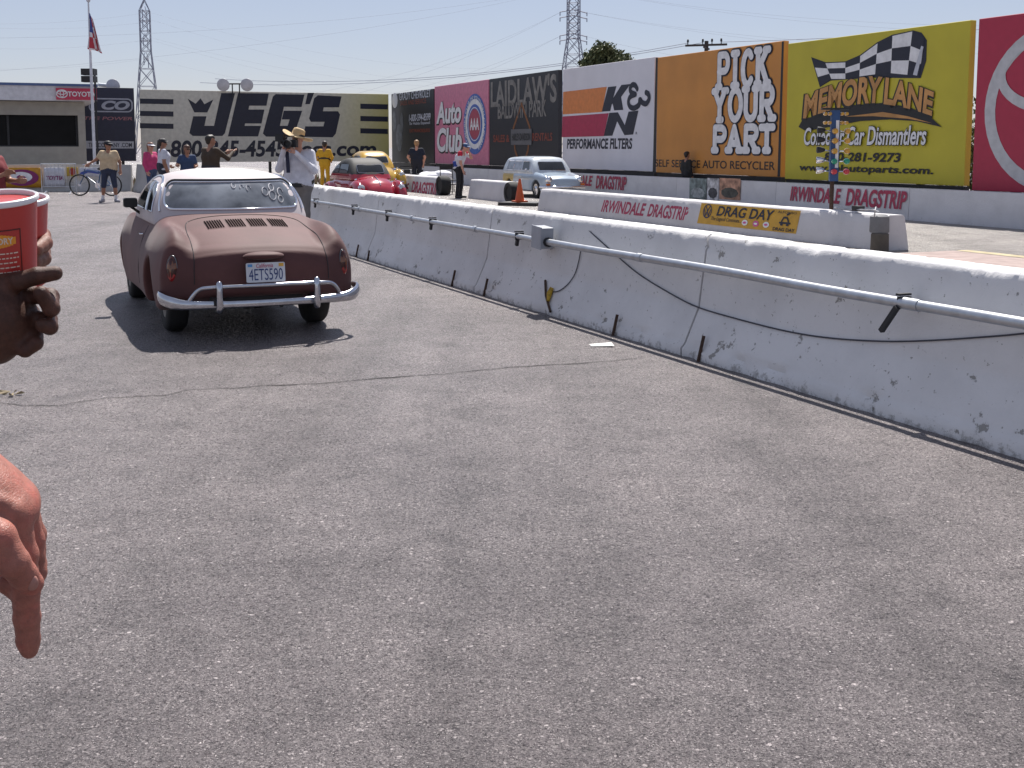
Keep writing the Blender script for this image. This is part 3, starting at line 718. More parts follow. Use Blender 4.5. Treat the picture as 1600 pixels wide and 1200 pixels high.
for v in lt.data.vertices:
    a = R(250 - 320 * v.co.x); rr = .80 + .13 * v.co.z; v.co.x = cx_ + rx * rr * math.cos(a); v.co.z = cz_ + rz * rr * math.sin(a)
# laidlaw's
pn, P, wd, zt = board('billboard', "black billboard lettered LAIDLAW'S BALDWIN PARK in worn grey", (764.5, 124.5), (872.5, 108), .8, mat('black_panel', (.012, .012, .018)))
WORN = mat('worn_grey_print', (.19, .18, .17), .6, 0, .35, 3)
x0, z0 = P(766, 166); x1, z1 = P(870, 112)
T(pn, P, "LAIDLAW'S", (767, 127), (870, 160), WORN, bold=.03, warp=lambda x, z: (x, z + .0)); T(pn, P, 'BALDWIN PARK', (778, 162), (854, 182), WORN, bold=.02)
T(pn, P, 'SALES &', (771, 211), (796, 222), DIMR, bold=.02); T(pn, P, 'RENTALS', (832, 208), (863, 220), DIMR, bold=.02)
cx_, cz_ = P(815, 214); OR = mat('dim_orange_print', (.2, .07, .015), .5)
strokes(pn, [[(cx_ - .75, cz_ + .35), (cx_, cz_ + 1.25), (cx_ + .75, cz_ + .35), (cx_ + .6, cz_ - .5), (cx_, cz_ - 1.25), (cx_ - .6, cz_ - .5), (cx_ - .75, cz_ + .35)]], OR, -.006, .06, 'emblem')
plate(pn, [(cx_ - .95, cz_ - .3), (cx_ + .95, cz_ - .3), (cx_ + .95, cz_ + .3), (cx_ - .95, cz_ + .3)], mat('dim_white_print', (.11, .11, .12), .5), -.021, 'emblem_bar')
text(pn, 'HARLEY-DAVIDSON', cx_ - .85, cz_ + .14, cx_ + .85, cz_ - .14, BLACK, y=-.032, bold=.02)
# K&N
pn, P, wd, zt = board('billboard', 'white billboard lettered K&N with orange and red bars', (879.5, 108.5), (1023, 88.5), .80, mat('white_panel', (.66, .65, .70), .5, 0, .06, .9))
c6 = lambda x, y: (860 + x / 4.21, 60 + y / 4.21)
KO = mat('orange_print', (.62, .2, .05), .5); KR = mat('crimson_print', (.38, .02, .07), .5)
poly_px(pn, P, [(85, 352), (372, 318), (340, 484), (82, 500)], KO, conv=c6, name='bar'); poly_px(pn, P, [(80, 514), (384, 492), (352, 643), (76, 650)], KR, conv=c6, name='bar')
poly_px(pn, P, [(380, 320), (435, 314), (414, 392), (468, 306), (528, 300), (466, 385), (480, 470), (420, 474), (410, 428), (404, 436), (394, 478), (338, 482)], NAVY, conv=c6)
poly_px(pn, P, [(388, 490), (445, 486), (490, 570), (515, 482), (580, 475), (545, 632), (488, 637), (440, 545), (408, 640), (352, 642)], NAVY, conv=c6)
amps = (((572, 332), (560, 310), (540, 306), (526, 330), (534, 356), (560, 368)), ((560, 368), (526, 384), (514, 418), (526, 450), (556, 458), (584, 435), (590, 404)), ((556, 458), (584, 438), (592, 404), (604, 420), (630, 430), (650, 402), (648, 370), (630, 356)))
strokes(pn, [[(p.x, p.y) for p in smooth_path([Vector(P(*c6(*q))).to_3d() for q in a_], 4)] for a_ in amps], NAVY, -.006, .085)
T(pn, P, 'PERFORMANCE FILTERS', (886, 217), (988, 233), NAVY, bold=.035, shear=.12); T(pn, P, 'R', (993.5, 206), (996, 210), NAVY)
# pick your part (its cartoon animal is left out)
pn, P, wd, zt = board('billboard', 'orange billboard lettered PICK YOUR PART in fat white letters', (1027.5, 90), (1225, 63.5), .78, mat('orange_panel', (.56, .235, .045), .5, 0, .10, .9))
GL = {'P': [[(.12, 0), (.12, 1)], [(.12, 1), (.5, 1)] + arc(.5, .74, .26, .26, 80, -80) + [(.12, .48)]], 'I': [[(.3, 0), (.3, 1)], [(.12, 0), (.48, 0)], [(.12, 1), (.48, 1)]],
      'C': [arc(.42, .5, .34, .5, 45, 315)], 'K': [[(.12, 0), (.12, 1)], [(.7, 1), (.16, .45)], [(.34, .58), (.74, 0)]], 'Y': [[(.04, 1), (.38, .5), (.72, 1)], [(.38, .5), (.38, 0)]],
      'O': [arc(.42, .5, .36, .5, 0, 360, 22)], 'U': [[(.1, 1), (.1, .32)] + arc(.42, .32, .32, .32, 180, 360) + [(.74, 1)]], 'R': [[(.12, 0), (.12, 1)], [(.12, 1), (.5, 1)] + arc(.5, .75, .25, .25, 80, -80) + [(.12, .5)], [(.38, .5), (.74, 0)]],
      'A': [[(.02, 0), (.38, 1), (.74, 0)], [(.18, .3), (.58, .3)]], 'T': [[(.38, 0), (.38, 1)], [(.02, .97), (.74, .97)]]}
SER = {'P': ((.12, 0),), 'I': (), 'C': (), 'K': ((.12, 0), (.12, 1), (.74, 0), (.7, 1)), 'Y': ((.38, 0), (.04, 1), (.72, 1)), 'O': (), 'U': ((.1, 1), (.74, 1)), 'R': ((.12, 0), (.76, 0)), 'A': ((.04, 0), (.74, 0)), 'T': ((.38, 0),)}
def fat(word, tl, br):
    x0, z1 = P(*tl); x1, z0 = P(*br); n = len(word); cw = (x1 - x0) / n; gl = []
    wds = {'I': .75}; tot = sum(wds.get(c, 1) for c in word); cw = (x1 - x0) / tot; x = x0
    for c in word:
        for pl in GL[c]: gl.append([(x + a * cw, z0 + b_ * (z1 - z0)) for a, b_ in pl])
        for a, b_ in SER[c]: gl.append([(x + (a - .13) * cw, z0 + b_ * (z1 - z0)), (x + (a + .13) * cw, z0 + b_ * (z1 - z0))])
        x += cw * wds.get(c, 1)
    return gl
gw = []
for w_, tl, br in (('PICK', (1123, 87), (1206, 129)), ('YOUR', (1118, 143), (1214, 184)), ('PART', (1116, 200), (1216, 235))): gw += fat(w_, tl, br)
strokes(pn, gw, NAVY, -.004, .142, 'lettering_outline'); strokes(pn, gw, mat('white_print', (.72, .72, .74)), -.024, .098)
T(pn, P, 'SELF SERVICE AUTO RECYCLER', (1024, 249), (1211, 266), BLACK, bold=.012)
for pts in ([(1025, 90), (1028, 90), (1025, 270), (1020, 270)], [(1222, 65), (1225, 64), (1219, 276), (1215, 276)]): poly_px(pn, P, pts, BLACK, name='border')
# memory lane
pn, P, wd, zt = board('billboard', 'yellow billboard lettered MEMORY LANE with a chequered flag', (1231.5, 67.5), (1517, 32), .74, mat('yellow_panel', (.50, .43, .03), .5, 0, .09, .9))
c7 = lambda x, y: (1200 + x / 3.87, 20 + y / 3.87)
top = [(268, 275), (350, 305), (470, 300), (560, 262), (665, 185), (755, 140), (875, 113), (950, 150)]
bot = [(322, 445), (385, 400), (470, 400), (555, 385), (650, 372), (745, 365), (845, 375), (915, 390)]
mb = MB(); Mi = []
rows = 4; G_ = [[P(*c7(t_[0] + (b_[0] - t_[0]) * r / (rows - 1), t_[1] + (b_[1] - t_[1]) * r / (rows - 1))) for r in range(rows)] for t_, b_ in zip(top, bot)]
for i in range(len(top) - 1):
    for r in range(rows - 1):
        q = [G_[i][r], G_[i + 1][r], G_[i + 1][r + 1], G_[i][r + 1]]; mb.add([(x, -.012, z) for x, z in q], [(0, 1, 2, 3)], (i + r) % 2)
mb.build('flag_print', [NAVY, mat('white_print', (.72, .72, .74))], pn)
poly_px(pn, P, [(262, 268), (350, 299), (468, 294), (556, 256), (660, 179), (752, 133), (878, 106), (930, 120), (962, 165), (958, 290), (925, 395), (845, 395), (640, 392), (380, 410), (315, 450)], NAVY, -.006, 'flag_outline', c7)
poly_px(pn, P, [(930, 200), (945, 205), (905, 380), (880, 375)], GREY, -.018, 'flag_pole', c7)
MO = mat('gold_print', (.50, .25, .08), .5, 0, .2, 2)
poly_px(pn, P, [(188, 690), (215, 640), (300, 625), (500, 560), (700, 545), (860, 570), (985, 630), (1057, 692), (900, 655), (740, 645), (560, 655), (380, 690), (232, 715)], BLACK, -.020, 'road_print', c7)
for wds, xs in (('MEMORY', (218, 700)), ('LANE', (705, 1010))):
    Aw, Bw = P(*c7(xs[0], 640)), P(*c7(xs[1], 450))
    def wp_(x, z, xs=xs):
        X = xs[0] + (xs[1] - xs[0]) * x; q = (X - 640) / 400.0; yb = 548 + 92 * min(1, abs(q)) ** 1.7; return P(*c7(X, yb - (148 + 20 * (1 - abs(q))) * z))
    text(pn, wds, 0, 1, 1, 0, MO, y=-.026, bold=.035, shear=.15, warp=wp_, outline=.045, om=BLACK, shadow=(-.012, -.03))
poly_px(pn, P, [(470, 628), (700, 600), (850, 625), (1000, 668), (850, 640), (640, 625)], MO, -.028, 'road_line', c7)
T(pn, P, 'Collector Car Dismantlers', c7(228, 695), c7(965, 800), WPR, bold=.02, shear=.2, y=-.040, outline=.03, om=BLACK)
T(pn, P, '800-281-9273', (1289, 238), (1408, 254), BLACK, bold=.03, shear=.15, y=-.02); T(pn, P, 'www.mlautoparts.com.', (1250, 256), (1459, 276), BLACK, bold=.03, shear=.1, y=-.02)
# red carmaker board at the right edge
pn, P, wd, zt = board('billboard', 'red billboard with a grey oval emblem cut by the right edge', (1529.5, 32.5), (1790, -8), .66, mat('red_panel', (.40, .022, .06), .5, 0, .05))
cx_, cz_ = P(1650, 168); EG = mat('emblem_grey', (.5, .5, .52), .5)
rx = cx_ - P(1539, 168)[0]; rz = 1.62
ring(pn, cx_, cz_, rx, rz, .27, EG, -.006, 'emblem'); ring(pn, cx_, cz_ + rz * .42, rx * .84, rz * .5, .22, EG, -.012, 'emblem'); ring(pn, cx_, cz_ - .05, rx * .38, rz * .85, .22, EG, -.018, 'emblem')

# ================================================================== BUILDING, far left
SBU = 50.0
pl = hit(-330, 136, D2, SBU); prr = hit(131, 136, D2, SBU); wB = (prr - pl).to_2d().length if hasattr(prr - pl, 'to_2d') else (Vector((prr.x - pl.x, prr.y - pl.y))).length
bu = thing('building', 'low beige trackside building with a wide dark window and white parapet', 'building', (pl.x, pl.y, 0), CROSS)
def PB(u, v):
    p = hit(u, v, D2, SBU) - Vector((pl.x, pl.y, 0)); return p.dot(N2), p.z
zt = PB(60, 135)[1]; zp = PB(60, 158.5)[1]; xw0, zw1 = PB(-200, 177); xw1, zw0 = PB(123.5, 229)
BEI = mat('beige_wall', (.36, .34, .30), .8, 0, .1, 3, .2)
b = MB()
b.box((xw0 / 2, 3.5, zp / 2), (xw0, 7, zp)); b.box(((xw1 + wB) / 2, 3.5, zp / 2), (wB - xw1, 7, zp)); b.box(((xw0 + xw1) / 2, 3.5, zw0 / 2), (xw1 - xw0, 7, zw0)); b.box(((xw0 + xw1) / 2, 3.5, (zw1 + zp) / 2), (xw1 - xw0, 7, zp - zw1))
b.build('wall', BEI, bu)
xe = PB(149, 140)[0]
b = MB(); b.box((xe / 2, 3.2, (zp + zt) / 2 + .01), (xe, 7.6, zt - zp - .02)); pa = b.build('parapet', mat('parapet_white', (.62, .62, .66), .6), bu)
b = MB(); b.box((xe / 2, 3.2, zt + .05), (xe + .1, 7.7, .1)); b.build('coping', mat('blue_trim', (.08, .13, .28), .5), bu)
wn = MB(); wn.box(((xw0 + xw1) / 2, .35, (zw0 + zw1) / 2), (xw1 - xw0, .02, zw1 - zw0)); wf = wn.build('window', mat('unlit_window', (.006, .006, .007), .25, 0, .3, 2, spec=.12), bu)
b = MB()
for x in (xw0 + .04, xw1 - .04, xw1 - 2.6, xw1 - 5.2): b.box((x, .3, (zw0 + zw1) / 2), (.08, .06, zw1 - zw0))
b.box(((xw0 + xw1) / 2, .3, zw0 + .03), (xw1 - xw0, .05, .06)); b.build('frame', DARK, wf)
x0, z1 = PB(86, 138.5); x1, z0 = PB(149.5, 157.5)
b = MB(); b.box(((x0 + x1) / 2, -.66, (z0 + z1) / 2), (x1 - x0, .08, z1 - z0)); sg = b.build('sign', mat('sign_red_bright', (.5, .04, .09), .5), bu)
q = lambda fx, fz: (x0 + (x1 - x0) * fx, z0 + (z1 - z0) * fz)
a, c_ = q(.28, .72), q(.97, .28); text(sg, 'TOYOTA', a[0], a[1], c_[0], c_[1], WPR, y=-.71, bold=.03)
e = q(.14, .5); ring(sg, e[0], e[1], .22, .17, .04, WPR, -.71, 'emblem'); ring(sg, e[0], e[1] + .04, .18, .08, .035, WPR, -.716, 'emblem'); ring(sg, e[0], e[1], .08, .14, .03, WPR, -.722, 'emblem')

# flag pole with speaker boxes, flag
fp = at(148, 258, 45.0); fpz = at(145, 3, 45.0).z
pole = thing('flagpole', 'tall white flagpole rising in front of the red sign', 'flagpole', (fp.x, fp.y, 0))
b = MB(); b.tube([(0, 0, 0), (0, 0, 4), (0, 0, fpz)], [.06, .055, .03], 10); b.build('pole', mat('pole_white', (.6, .62, .68), .4), pole, True)
b = MB(); b.ball((0, 0, fpz + .06), .08); b.build('finial', mat('pole_white', (.6, .62, .68)), pole, True)
b = MB(); nx_, nz_ = 8, 22; zt_ = at(145, 20, 45).z; zb_ = at(150, 76, 45).z; vs = []
for j in range(nz_ + 1):
    fz = j / nz_; z = zt_ - (zt_ - zb_) * fz
    for i in range(nx_ + 1):
        fx = i / nx_; spread = .12 + .34 * fz ; x = .04 + fx * spread + (-.14 * fz if fx < .3 else 0); y = .10 * math.sin(fx * 9 + fz * 3) * (.3 + fz); vs.append((x, y - .05, z - fx * .25 * (1 - fz * .2)))
fsq = [(j * (nx_ + 1) + i, j * (nx_ + 1) + i + 1, (j + 1) * (nx_ + 1) + i + 1, (j + 1) * (nx_ + 1) + i) for j in range(nz_) for i in range(nx_)]
for f_, (j, i) in zip(fsq, [(j, i) for j in range(nz_) for i in range(nx_)]):
    b.add([vs[k] for k in f_], [(0, 1, 2, 3)], 2 if (j < 11 and i < 4) else ((i + j // 7) % 2))
fl = b.build('flag', [mat('flag_red', (.45, .04, .06), .7), mat('flag_white', (.7, .68, .7), .7), mat('flag_blue', (.05, .07, .25), .7)], None, 60)
fl.location = (fp.x, fp.y, 0); tag(fl, 'drooping red, white and blue striped national flag on the flagpole', 'flag')
sp_ = at(137, 133, 45.3); spk = thing('loudspeaker', 'black pair of stacked loudspeaker boxes beside the flagpole', 'loudspeaker', (sp_.x, sp_.y, 0))
for v0, v1 in ((107, 117), (118.5, 128)):
    z1_, z0_ = at(137, v0, 45.3).z, at(137, v1, 45.3).z; b = MB(); b.box((0, .2, (z0_ + z1_) / 2), (.5, .4, z1_ - z0_)); b.build('cabinet', BLACK, spk)
b = MB(); b.tube([(.2, .25, 0), (.2, .25, at(137, 107, 45.3).z - .05)], .04, 8); b.build('stand', DARK, spk)

# floodlights standing on the boards
def floodlights(name, label, us, v, Y, r, cross):
    o_ = at(us[0], v, Y); t = thing(name, label, 'floodlight', (o_.x, o_.y, o_.z))
    for u in us:
        p = at(u, v, Y) - o_; b = MB(); M_ = Matrix.Translation(p) @ Matrix.Rotation(R(100), 4, 'X')
        b.lathe([(.05, -r * .9), (r * .5, -r * .75), (r * .9, -r * .25), (r, r * .1), (r * .97, r * .16), (r * .6, r * .3), (.01, r * .36)], 20, 0, M_); b.build('lamp', mat('lamp_shell', (.5, .5, .54), .4), t, True)
    if cross:
        p = at(us[1], v, Y) - o_; b = MB(); b.tube([(r * .8, .1, .05), p + Vector((-r * .8, .1, .05))], .035, 8); b.tube([(p.x * .35, .12, -.6), (p.x * .35, .12, .05)], .03, 6); b.tube([(p.x * .65, .12, -.6), (p.x * .65, .12, .05)], .03, 6); b.build('bracket', DARK, t)
    else:
        b = MB(); b.tube([(-r * .6, .1, .0), (-r * 2.2, .1, .05)], .09, 8); b.tube([(-r * .9, .14, .05), (-r * .9, .14, -1.4)], .05, 6); b.build('bracket', GALV, t)
floodlights('floodlight', 'pair of round floodlights on the top edge of the cream billboard', (349, 386), 132.5, 54.4, .30, True)
floodlights('floodlight', 'single large round floodlight in front of the navy billboard', (177,), 134, 53.5, .32, False)

# ================================================================== PYLONS, UTILITY POLE, TREES
def lattice(b, base, prof, r):
    """prof: (z, half width) from the ground up"""
    for (z0, w0), (z1, w1) in zip(prof, prof[1:]):
        c0 = [Vector((sx * w0, sy * w0, z0)) for sx, sy in ((-1, -1), (1, -1), (1, 1), (-1, 1))]; c1 = [Vector((sx * w1, sy * w1, z1)) for sx, sy in ((-1, -1), (1, -1), (1, 1), (-1, 1))]
        for i in range(4):
            j = (i + 1) % 4; b.tube([c0[i], c1[i]], r * 1.5, 4); b.tube([c0[i], c1[j]], r, 4); b.tube([c0[j], c1[i]], r, 4); b.tube([c1[i], c1[j]], r, 4)
def wire(b, A, B, sag, r=.018, k=16):
    b.tube([A + (B - A) * (i / k) - Vector((0, 0, sag * 4 * (i / k) * (1 - i / k))) for i in range(k + 1)], r, 4)
Y1 = 230.0; pb = at(233, 229, Y1); zz = lambda v, Y: at(233, v, Y).z
py1 = thing('pylon', 'slim lattice power pylon behind the cream billboard', 'pylon', (pb.x, pb.y, 0), R(12), 'power pylons')
b = MB(); a_ = zz(135, Y1); mid_ = zz(80, Y1); tp = zz(17, Y1); ap = zz(0, Y1); k_ = Y1 / 1800
prof = [(0, 22 * k_), (a_ * .55, 16.5 * k_), (a_, 12.5 * k_), (a_ + (mid_ - a_) * .5, 10 * k_), (mid_, 7.6 * k_)] + [(mid_ + (tp - mid_) * i / 4, 7.5 * k_) for i in range(1, 5)] + [(ap, .12)]
lattice(b, None, prof, .055); b.build('lattice', STEEL, py1)
b = MB()
for v in (19, 34, 62, 91):
    z = zz(v, Y1); b.tube([(0, -4.5, z), (0, 4.5, z)], .1, 4); b.tube([(0, -4.5, z), (0, -1, z + 1.2)], .06, 4); b.tube([(0, 4.5, z), (0, 1, z + 1.2)], .06, 4); b.tube([(0, -4.4, z - 1.6), (0, -4.4, z)], .09, 5); b.tube([(0, 4.4, z - 1.6), (0, 4.4, z)], .09, 5)
b.build('cross_arm', STEEL, py1)
Y2 = 185.0; pb2 = at(895, 229, Y2); k2 = Y2 / 1800
py2 = thing('pylon', 'taller lattice power pylon rising above the white billboard and out of the frame', 'pylon', (pb2.x, pb2.y, 0), R(8), 'power pylons')
z2 = lambda v: at(895, v, Y2).z
b = MB(); prof = [(0, 25 * k2), (z2(105) * .5, 20 * k2), (z2(105), 14.5 * k2), (z2(85), 12 * k2), (z2(60), 8.8 * k2), (z2(48), 8.7 * k2), (z2(36), 8.6 * k2), (z2(20), 8.6 * k2), (z2(5), 8.5 * k2), (z2(-20), 8.5 * k2), (z2(-40), 8.5 * k2), (z2(-70), .15)]
lattice(b, None, prof, .05); b.build('lattice', STEEL, py2)
b = MB()
for v in (20, 29, 57, 65, -15):
    z = z2(v); L_ = 21 * k2
    b.tube([(-L_, 0, z + .1), (0, 0, z + .5), (L_, 0, z)], .09, 4)
    for s in (-1, 1): b.tube([(s * L_, 0, z - .5), (s * L_, 0, z + .1)], .08, 5)
b.build('cross_arm', STEEL, py2)
WIRE = mat('wire', (.34, .38, .46), .7)  # paled towards blue, distance haze painted into the colour
def wires(parent, lst):
    for (u0, v0, y0, u1, v1, y1, sag) in lst:
        b = MB(); wire(b, at(u0, v0, y0), at(u1, v1, y1), sag, .012); o = b.build('cable', WIRE, parent); o.parent = None; o.matrix_world = Matrix(); o.parent = parent; o.matrix_parent_inverse = (Matrix.Translation(parent.location) @ Matrix.Rotation(parent.rotation_euler.z, 4, 'Z')).inverted()
wires(py1, [(233, v, Y1, -160, v + dv, 200, 1.5) for v, dv in ((19, 10), (34, -4), (62, 3), (91, 8))] + [(233, v, Y1, 1000, v2, 320, 7) for v, v2 in ((19, 85), (30, 120), (58, 110), (62, 135), (91, 128))] )
wires(py2, [(874, 20, Y2, 300, v, 150, 3) for v in (165, 190)] + [(874, 57, Y2, 450, v, 160, 2) for v in (170, 195)] + [(916, 20, Y2, 1700, v, 160, 2) for v in (70, 84)] + [(916, 57, Y2, 1500, 118, 170, 2), (874, -15, Y2, -150, 120, 150, 2), (874, -15, Y2, -150, 60, 150, 2), (916, -15, Y2, 1750, 38, 160, 2), (916, -15, Y2, 1750, 52, 160, 2)])
Yp = 70.0; pu = at(1101, 229, Yp); ut = thing('utility_pole', 'wooden utility pole with crossarm showing above the orange billboard', 'utility pole', (pu.x, pu.y, 0), R(-20))
WOOD = mat('weathered_wood', (.07, .055, .05), .8); zp_ = at(1101, 64, Yp).z
b = MB(); b.tube([(0, 0, 0), (0, 0, zp_)], [.17, .12], 8); b.build('pole', WOOD, ut, True)
b = MB(); b.box((0, -.12, zp_ - .25), (2.5, .1, .12)); b.box((0, .0, zp_ - .42), (.1, 1.6, .1)); b.build('crossarm', WOOD, ut)
for x in (-1.1, -.2, .35, .9):
    b = MB(); b.lathe([(.03, 0), (.03, .12), (.07, .14), (.05, .3), (.01, .32)], 8, 0, Matrix.Translation((x, -.12, zp_ - .19))); b.build('insulator', DARK, ut, True)
b = MB(); wire(b, Vector((-1.1, -.12, zp_ - .1)), Vector((-40, 8, zp_ - 1)), 1, .02); wire(b, Vector((.9, -.12, zp_ - .1)), Vector((45, -25, zp_ + .3)), .7, .02); wire(b, Vector((-.2, -.12, zp_ - .1)), Vector((-40, 6, zp_ - 1.4)), 1, .02); b.build('cable', WIRE, ut)

LEAF = [mat('leaf_deep', (.06, .075, .03), .7, 0, .4, 2), mat('leaf_mid', (.10, .12, .05), .7, 0, .4, 2), mat('leaf_light', (.17, .18, .08), .7, 0, .4, 2)]
BARK = mat('bark', (.06, .045, .035), .9, 0, .3, 10, .4, 30)
def tree(name, label, cat, loc, H, blobs, leaves, size, trunk=.2, group=None):
    """blobs: (x, y, z, rx, ry, rz) clumps"""
    t = thing(name, label, cat, loc, random.random(), group); b = MB()
    if trunk:
        b.tube([(0, 0, 0), (.1, 0, H * .3), (.0, .1, H * .6)], [trunk, trunk * .7, trunk * .4], 8)
        for x, y, z, rx, ry, rz in blobs: b.tube([(0, 0, H * .28), (x * .5, y * .5, (H * .28 + z) / 2), (x, y, z)], [trunk * .5, trunk * .3, trunk * .1], 5)
        b.build('trunk', BARK, t, True)
    b = MB()
    for x, y, z, rx, ry, rz in blobs:
        sub = [(np.array([x, y, z]) + np.clip(rng.normal(0, .5, 3), -1, 1) * (rx, ry, rz), .25 + .35 * rng.random()) for _ in range(9)]
        for _ in range(leaves // len(blobs)):
            c_, q = sub[rng.integers(9)]; p = c_ + np.clip(rng.normal(0, .42, 3), -.75, .75) * np.array((rx, ry, rz)) * q * 1.6
            a = Vector(rng.normal(0, 1, 3)).normalized(); u_ = a.orthogonal().normalized(); v_ = a.cross(u_); s = size * (.6 + .8 * rng.random())
            P_ = Vector(p); b.add([P_ - u_ * s, P_ + v_ * s * .45, P_ + u_ * s, P_ - v_ * s * .45], [(0, 1, 2, 3)], int(rng.choice(3, p=[.25, .45, .3])))
    b.build('crown', LEAF, t); return t
TY = 66.0; tb = at(945, 229, TY); kt = TY / 1800
tree('tree', 'bushy green tree rising behind the white billboard', 'tree', (tb.x, tb.y, 0), 7, [((u - 945) * kt, dy, at(945, v, TY).z, .52, .6, .42) for u, v, dy in ((922, 92, 0), (930, 86, .5), (936, 80, -.4), (946, 84, 0), (956, 86, .5), (964, 92, -.3), (974, 100, 0), (920, 102, .2), (940, 100, .5), (955, 104, -.5), (980, 107, .3))], 9500, .11, .25)
for u, lb, v0 in ((1021, 'dark green shrub showing in the gap left of the orange billboard', 150), (1228, 'dark green shrub showing in the gap between the orange and yellow billboards', 150), (1524, 'dark green shrub showing in the gap between the yellow and red billboards', 165), (1235, 'dark shrub under the near end of the orange billboard', 262)):
    p = hit(u, 229, N2, 21.5 if v0 < 200 else 20.2); zt_ = at(u, v0, p.y).z; hz = max(.5, zt_)
    tree('shrub', lb, 'shrub', (p.x, p.y, 0), hz, [(dx, dy, hz * fz, .55, .55, hz * .22) for dx, dy, fz in ((-.5, 0, .3), (.4, .3, .25), (0, -.2, .55), (-.2, .3, .8), (.4, 0, .7))], 2600, .07, .05, 'shrubs behind the far boards')
# low weeds under the cream board
b = MB()
for _ in range(5200):
    s = 47 + 6 * rng.random(); d = -16 + 31 * rng.random(); p = sd(s, d) ; h_ = (.08 + .32 * rng.random()) * (1.2 if noise.noise(p * .5) > 0 else .5); a = rng.random() * 6.28; u_ = Vector((math.cos(a), math.sin(a), 0)) * .05
    b.add([p - u_, p + u_, p + Vector((rng.normal(0, .08), rng.normal(0, .08), h_))], [(0, 1, 2)], int(rng.choice(3, p=[.35, .25, .4])))
tag(b.build('ground_cover', [mat('dry_grass', (.26, .2, .12), .9), mat('weed_green', (.11, .14, .05), .9), mat('pale_seed', (.34, .22, .19), .9)]), 'low dry weeds and pinkish seed heads under the cream billboard', 'weeds', kind='stuff')
# ================================================================== MAROON COUPE (hero)
PRIMER = mat('maroon_primer', (.102, .042, .040), .66, 0, .2, 2.2, .05, 40, spec=.26, sheen=.12)
ROOFW = mat('chalky_white_roof', (.47, .42, .43), .6, 0, .08, 2)
def ip(y, *kv):
    return np.interp(y, kv[0::2], kv[1::2])
def spl(xs, ys):
    xs = np.array(xs, float); ys = np.array(ys, float); m = np.gradient(ys, xs)
    def f(x):
        x = np.clip(x, xs[0], xs[-1]); i = np.clip(np.searchsorted(xs, x) - 1, 0, len(xs) - 2); h = xs[i + 1] - xs[i]; t = (x - xs[i]) / h
        return (2 * t ** 3 - 3 * t ** 2 + 1) * ys[i] + (t ** 3 - 2 * t ** 2 + t) * h * m[i] + (-2 * t ** 3 + 3 * t ** 2) * ys[i + 1] + (t ** 3 - t ** 2) * h * m[i + 1]
    return f
zdeck = spl([.0, .03, .06, .11, .25, .5, .8, 1.1, 1.4, 2.7, 3.1, 3.6, 3.9, 4.05, 4.12], [.42, .60, .685, .735, .79, .858, .922, .975, 1.0, .96, .90, .80, .72, .62, .5])
zfend = spl([.0, .05, .10, .18, .3, .5, .8, 1.2, 1.6, 2.6, 3.2, 3.6, 3.85, 4.0, 4.1], [.40, .60, .72, .80, .86, .895, .905, .895, .885, .88, .88, .85, .76, .66, .5])
halfw = spl([.0, .06, .15, .35, .7, 1.2, 1.8, 2.6, 3.2, 3.7, 3.95, 4.1], [.66, .715, .755, .795, .82, .81, .79, .80, .81, .74, .62, .4])
def coupe_body(X, Y, Z):
    t = np.abs(X); yb = Y - .20 * np.minimum(t / .78, 1.1) ** 3.0 * np.clip(1.2 - Y / 1.0, 0, 1)
    deck = zdeck(yb) - .055 * (t / .6) ** 2.6
    fen = zfend(yb) + .01 - .9 * np.maximum(0, np.abs(t - .675) - .012) ** 1.5 * (1.75)
    top = smax(deck, fen, .06)
    wv = halfw(Y) * (1 - .20 * np.clip((Z - .5) / .42, 0, 1.2) ** 2 - .07 * np.clip((.45 - Z) / .3, 0, 1) ** 2)
    f = smax(Z - top, t - wv, .06)
    f = smax(f, .035 - yb - .25 * np.clip(.5 - Z, 0, 1) ** 2 + .0 * Z, .05)
    zb = .21 + .16 * np.clip((.55 - Y) / .5, 0, 1) + .12 * np.clip((Y - 3.6) / .5, 0, 1)
    f = smax(f, zb - Z, .05)
    for yc in (.87, 3.27):
        arch = np.sqrt((Y - yc) ** 2 + (Z - .29) ** 2) - .345
        f = smax(f, -np.maximum(arch, .50 - t), .03)
    return f
zroof = spl([1.02, 1.12, 1.25, 1.4, 1.6, 1.9, 2.2, 2.5, 2.75, 3.0], [.90, 1.03, 1.165, 1.265, 1.325, 1.35, 1.345, 1.30, 1.19, .9])
def coupe_cabin(X, Y, Z):
    t = np.abs(X); yb = Y - .24 * (t / .65) ** 2.2 * np.clip((2.0 - Y) / .8, 0, 1)
    top = zroof(yb) - .075 * (t / .55) ** 2.6
    wv = .715 - .40 * np.clip(Z - .93, 0, 1) ** 1.35 - .03
    return smax(smax(Z - top, t - wv, .11), .86 - Z, .02)
RX, RY = -1.97, 9.15
gh = thing('coupe', 'matt maroon classic coupe with white roof driving away beside the barrier', 'car', (RX, RY, 0), A0)
Fv, o_ = grid_eval(coupe_body, (-.9, -.05, .15), (.9, 4.2, 1.05), .014); V, Q = surface_net(Fv, o_, .014)
net_object('body', V, Q, PRIMER, gh)
Fv, o_ = grid_eval(coupe_cabin, (-.75, .9, .84), (.75, 3.15, 1.4), .013); V, Q = surface_net(Fv, o_, .013)
ro = net_object('roof', V, Q, ROOFW, gh)
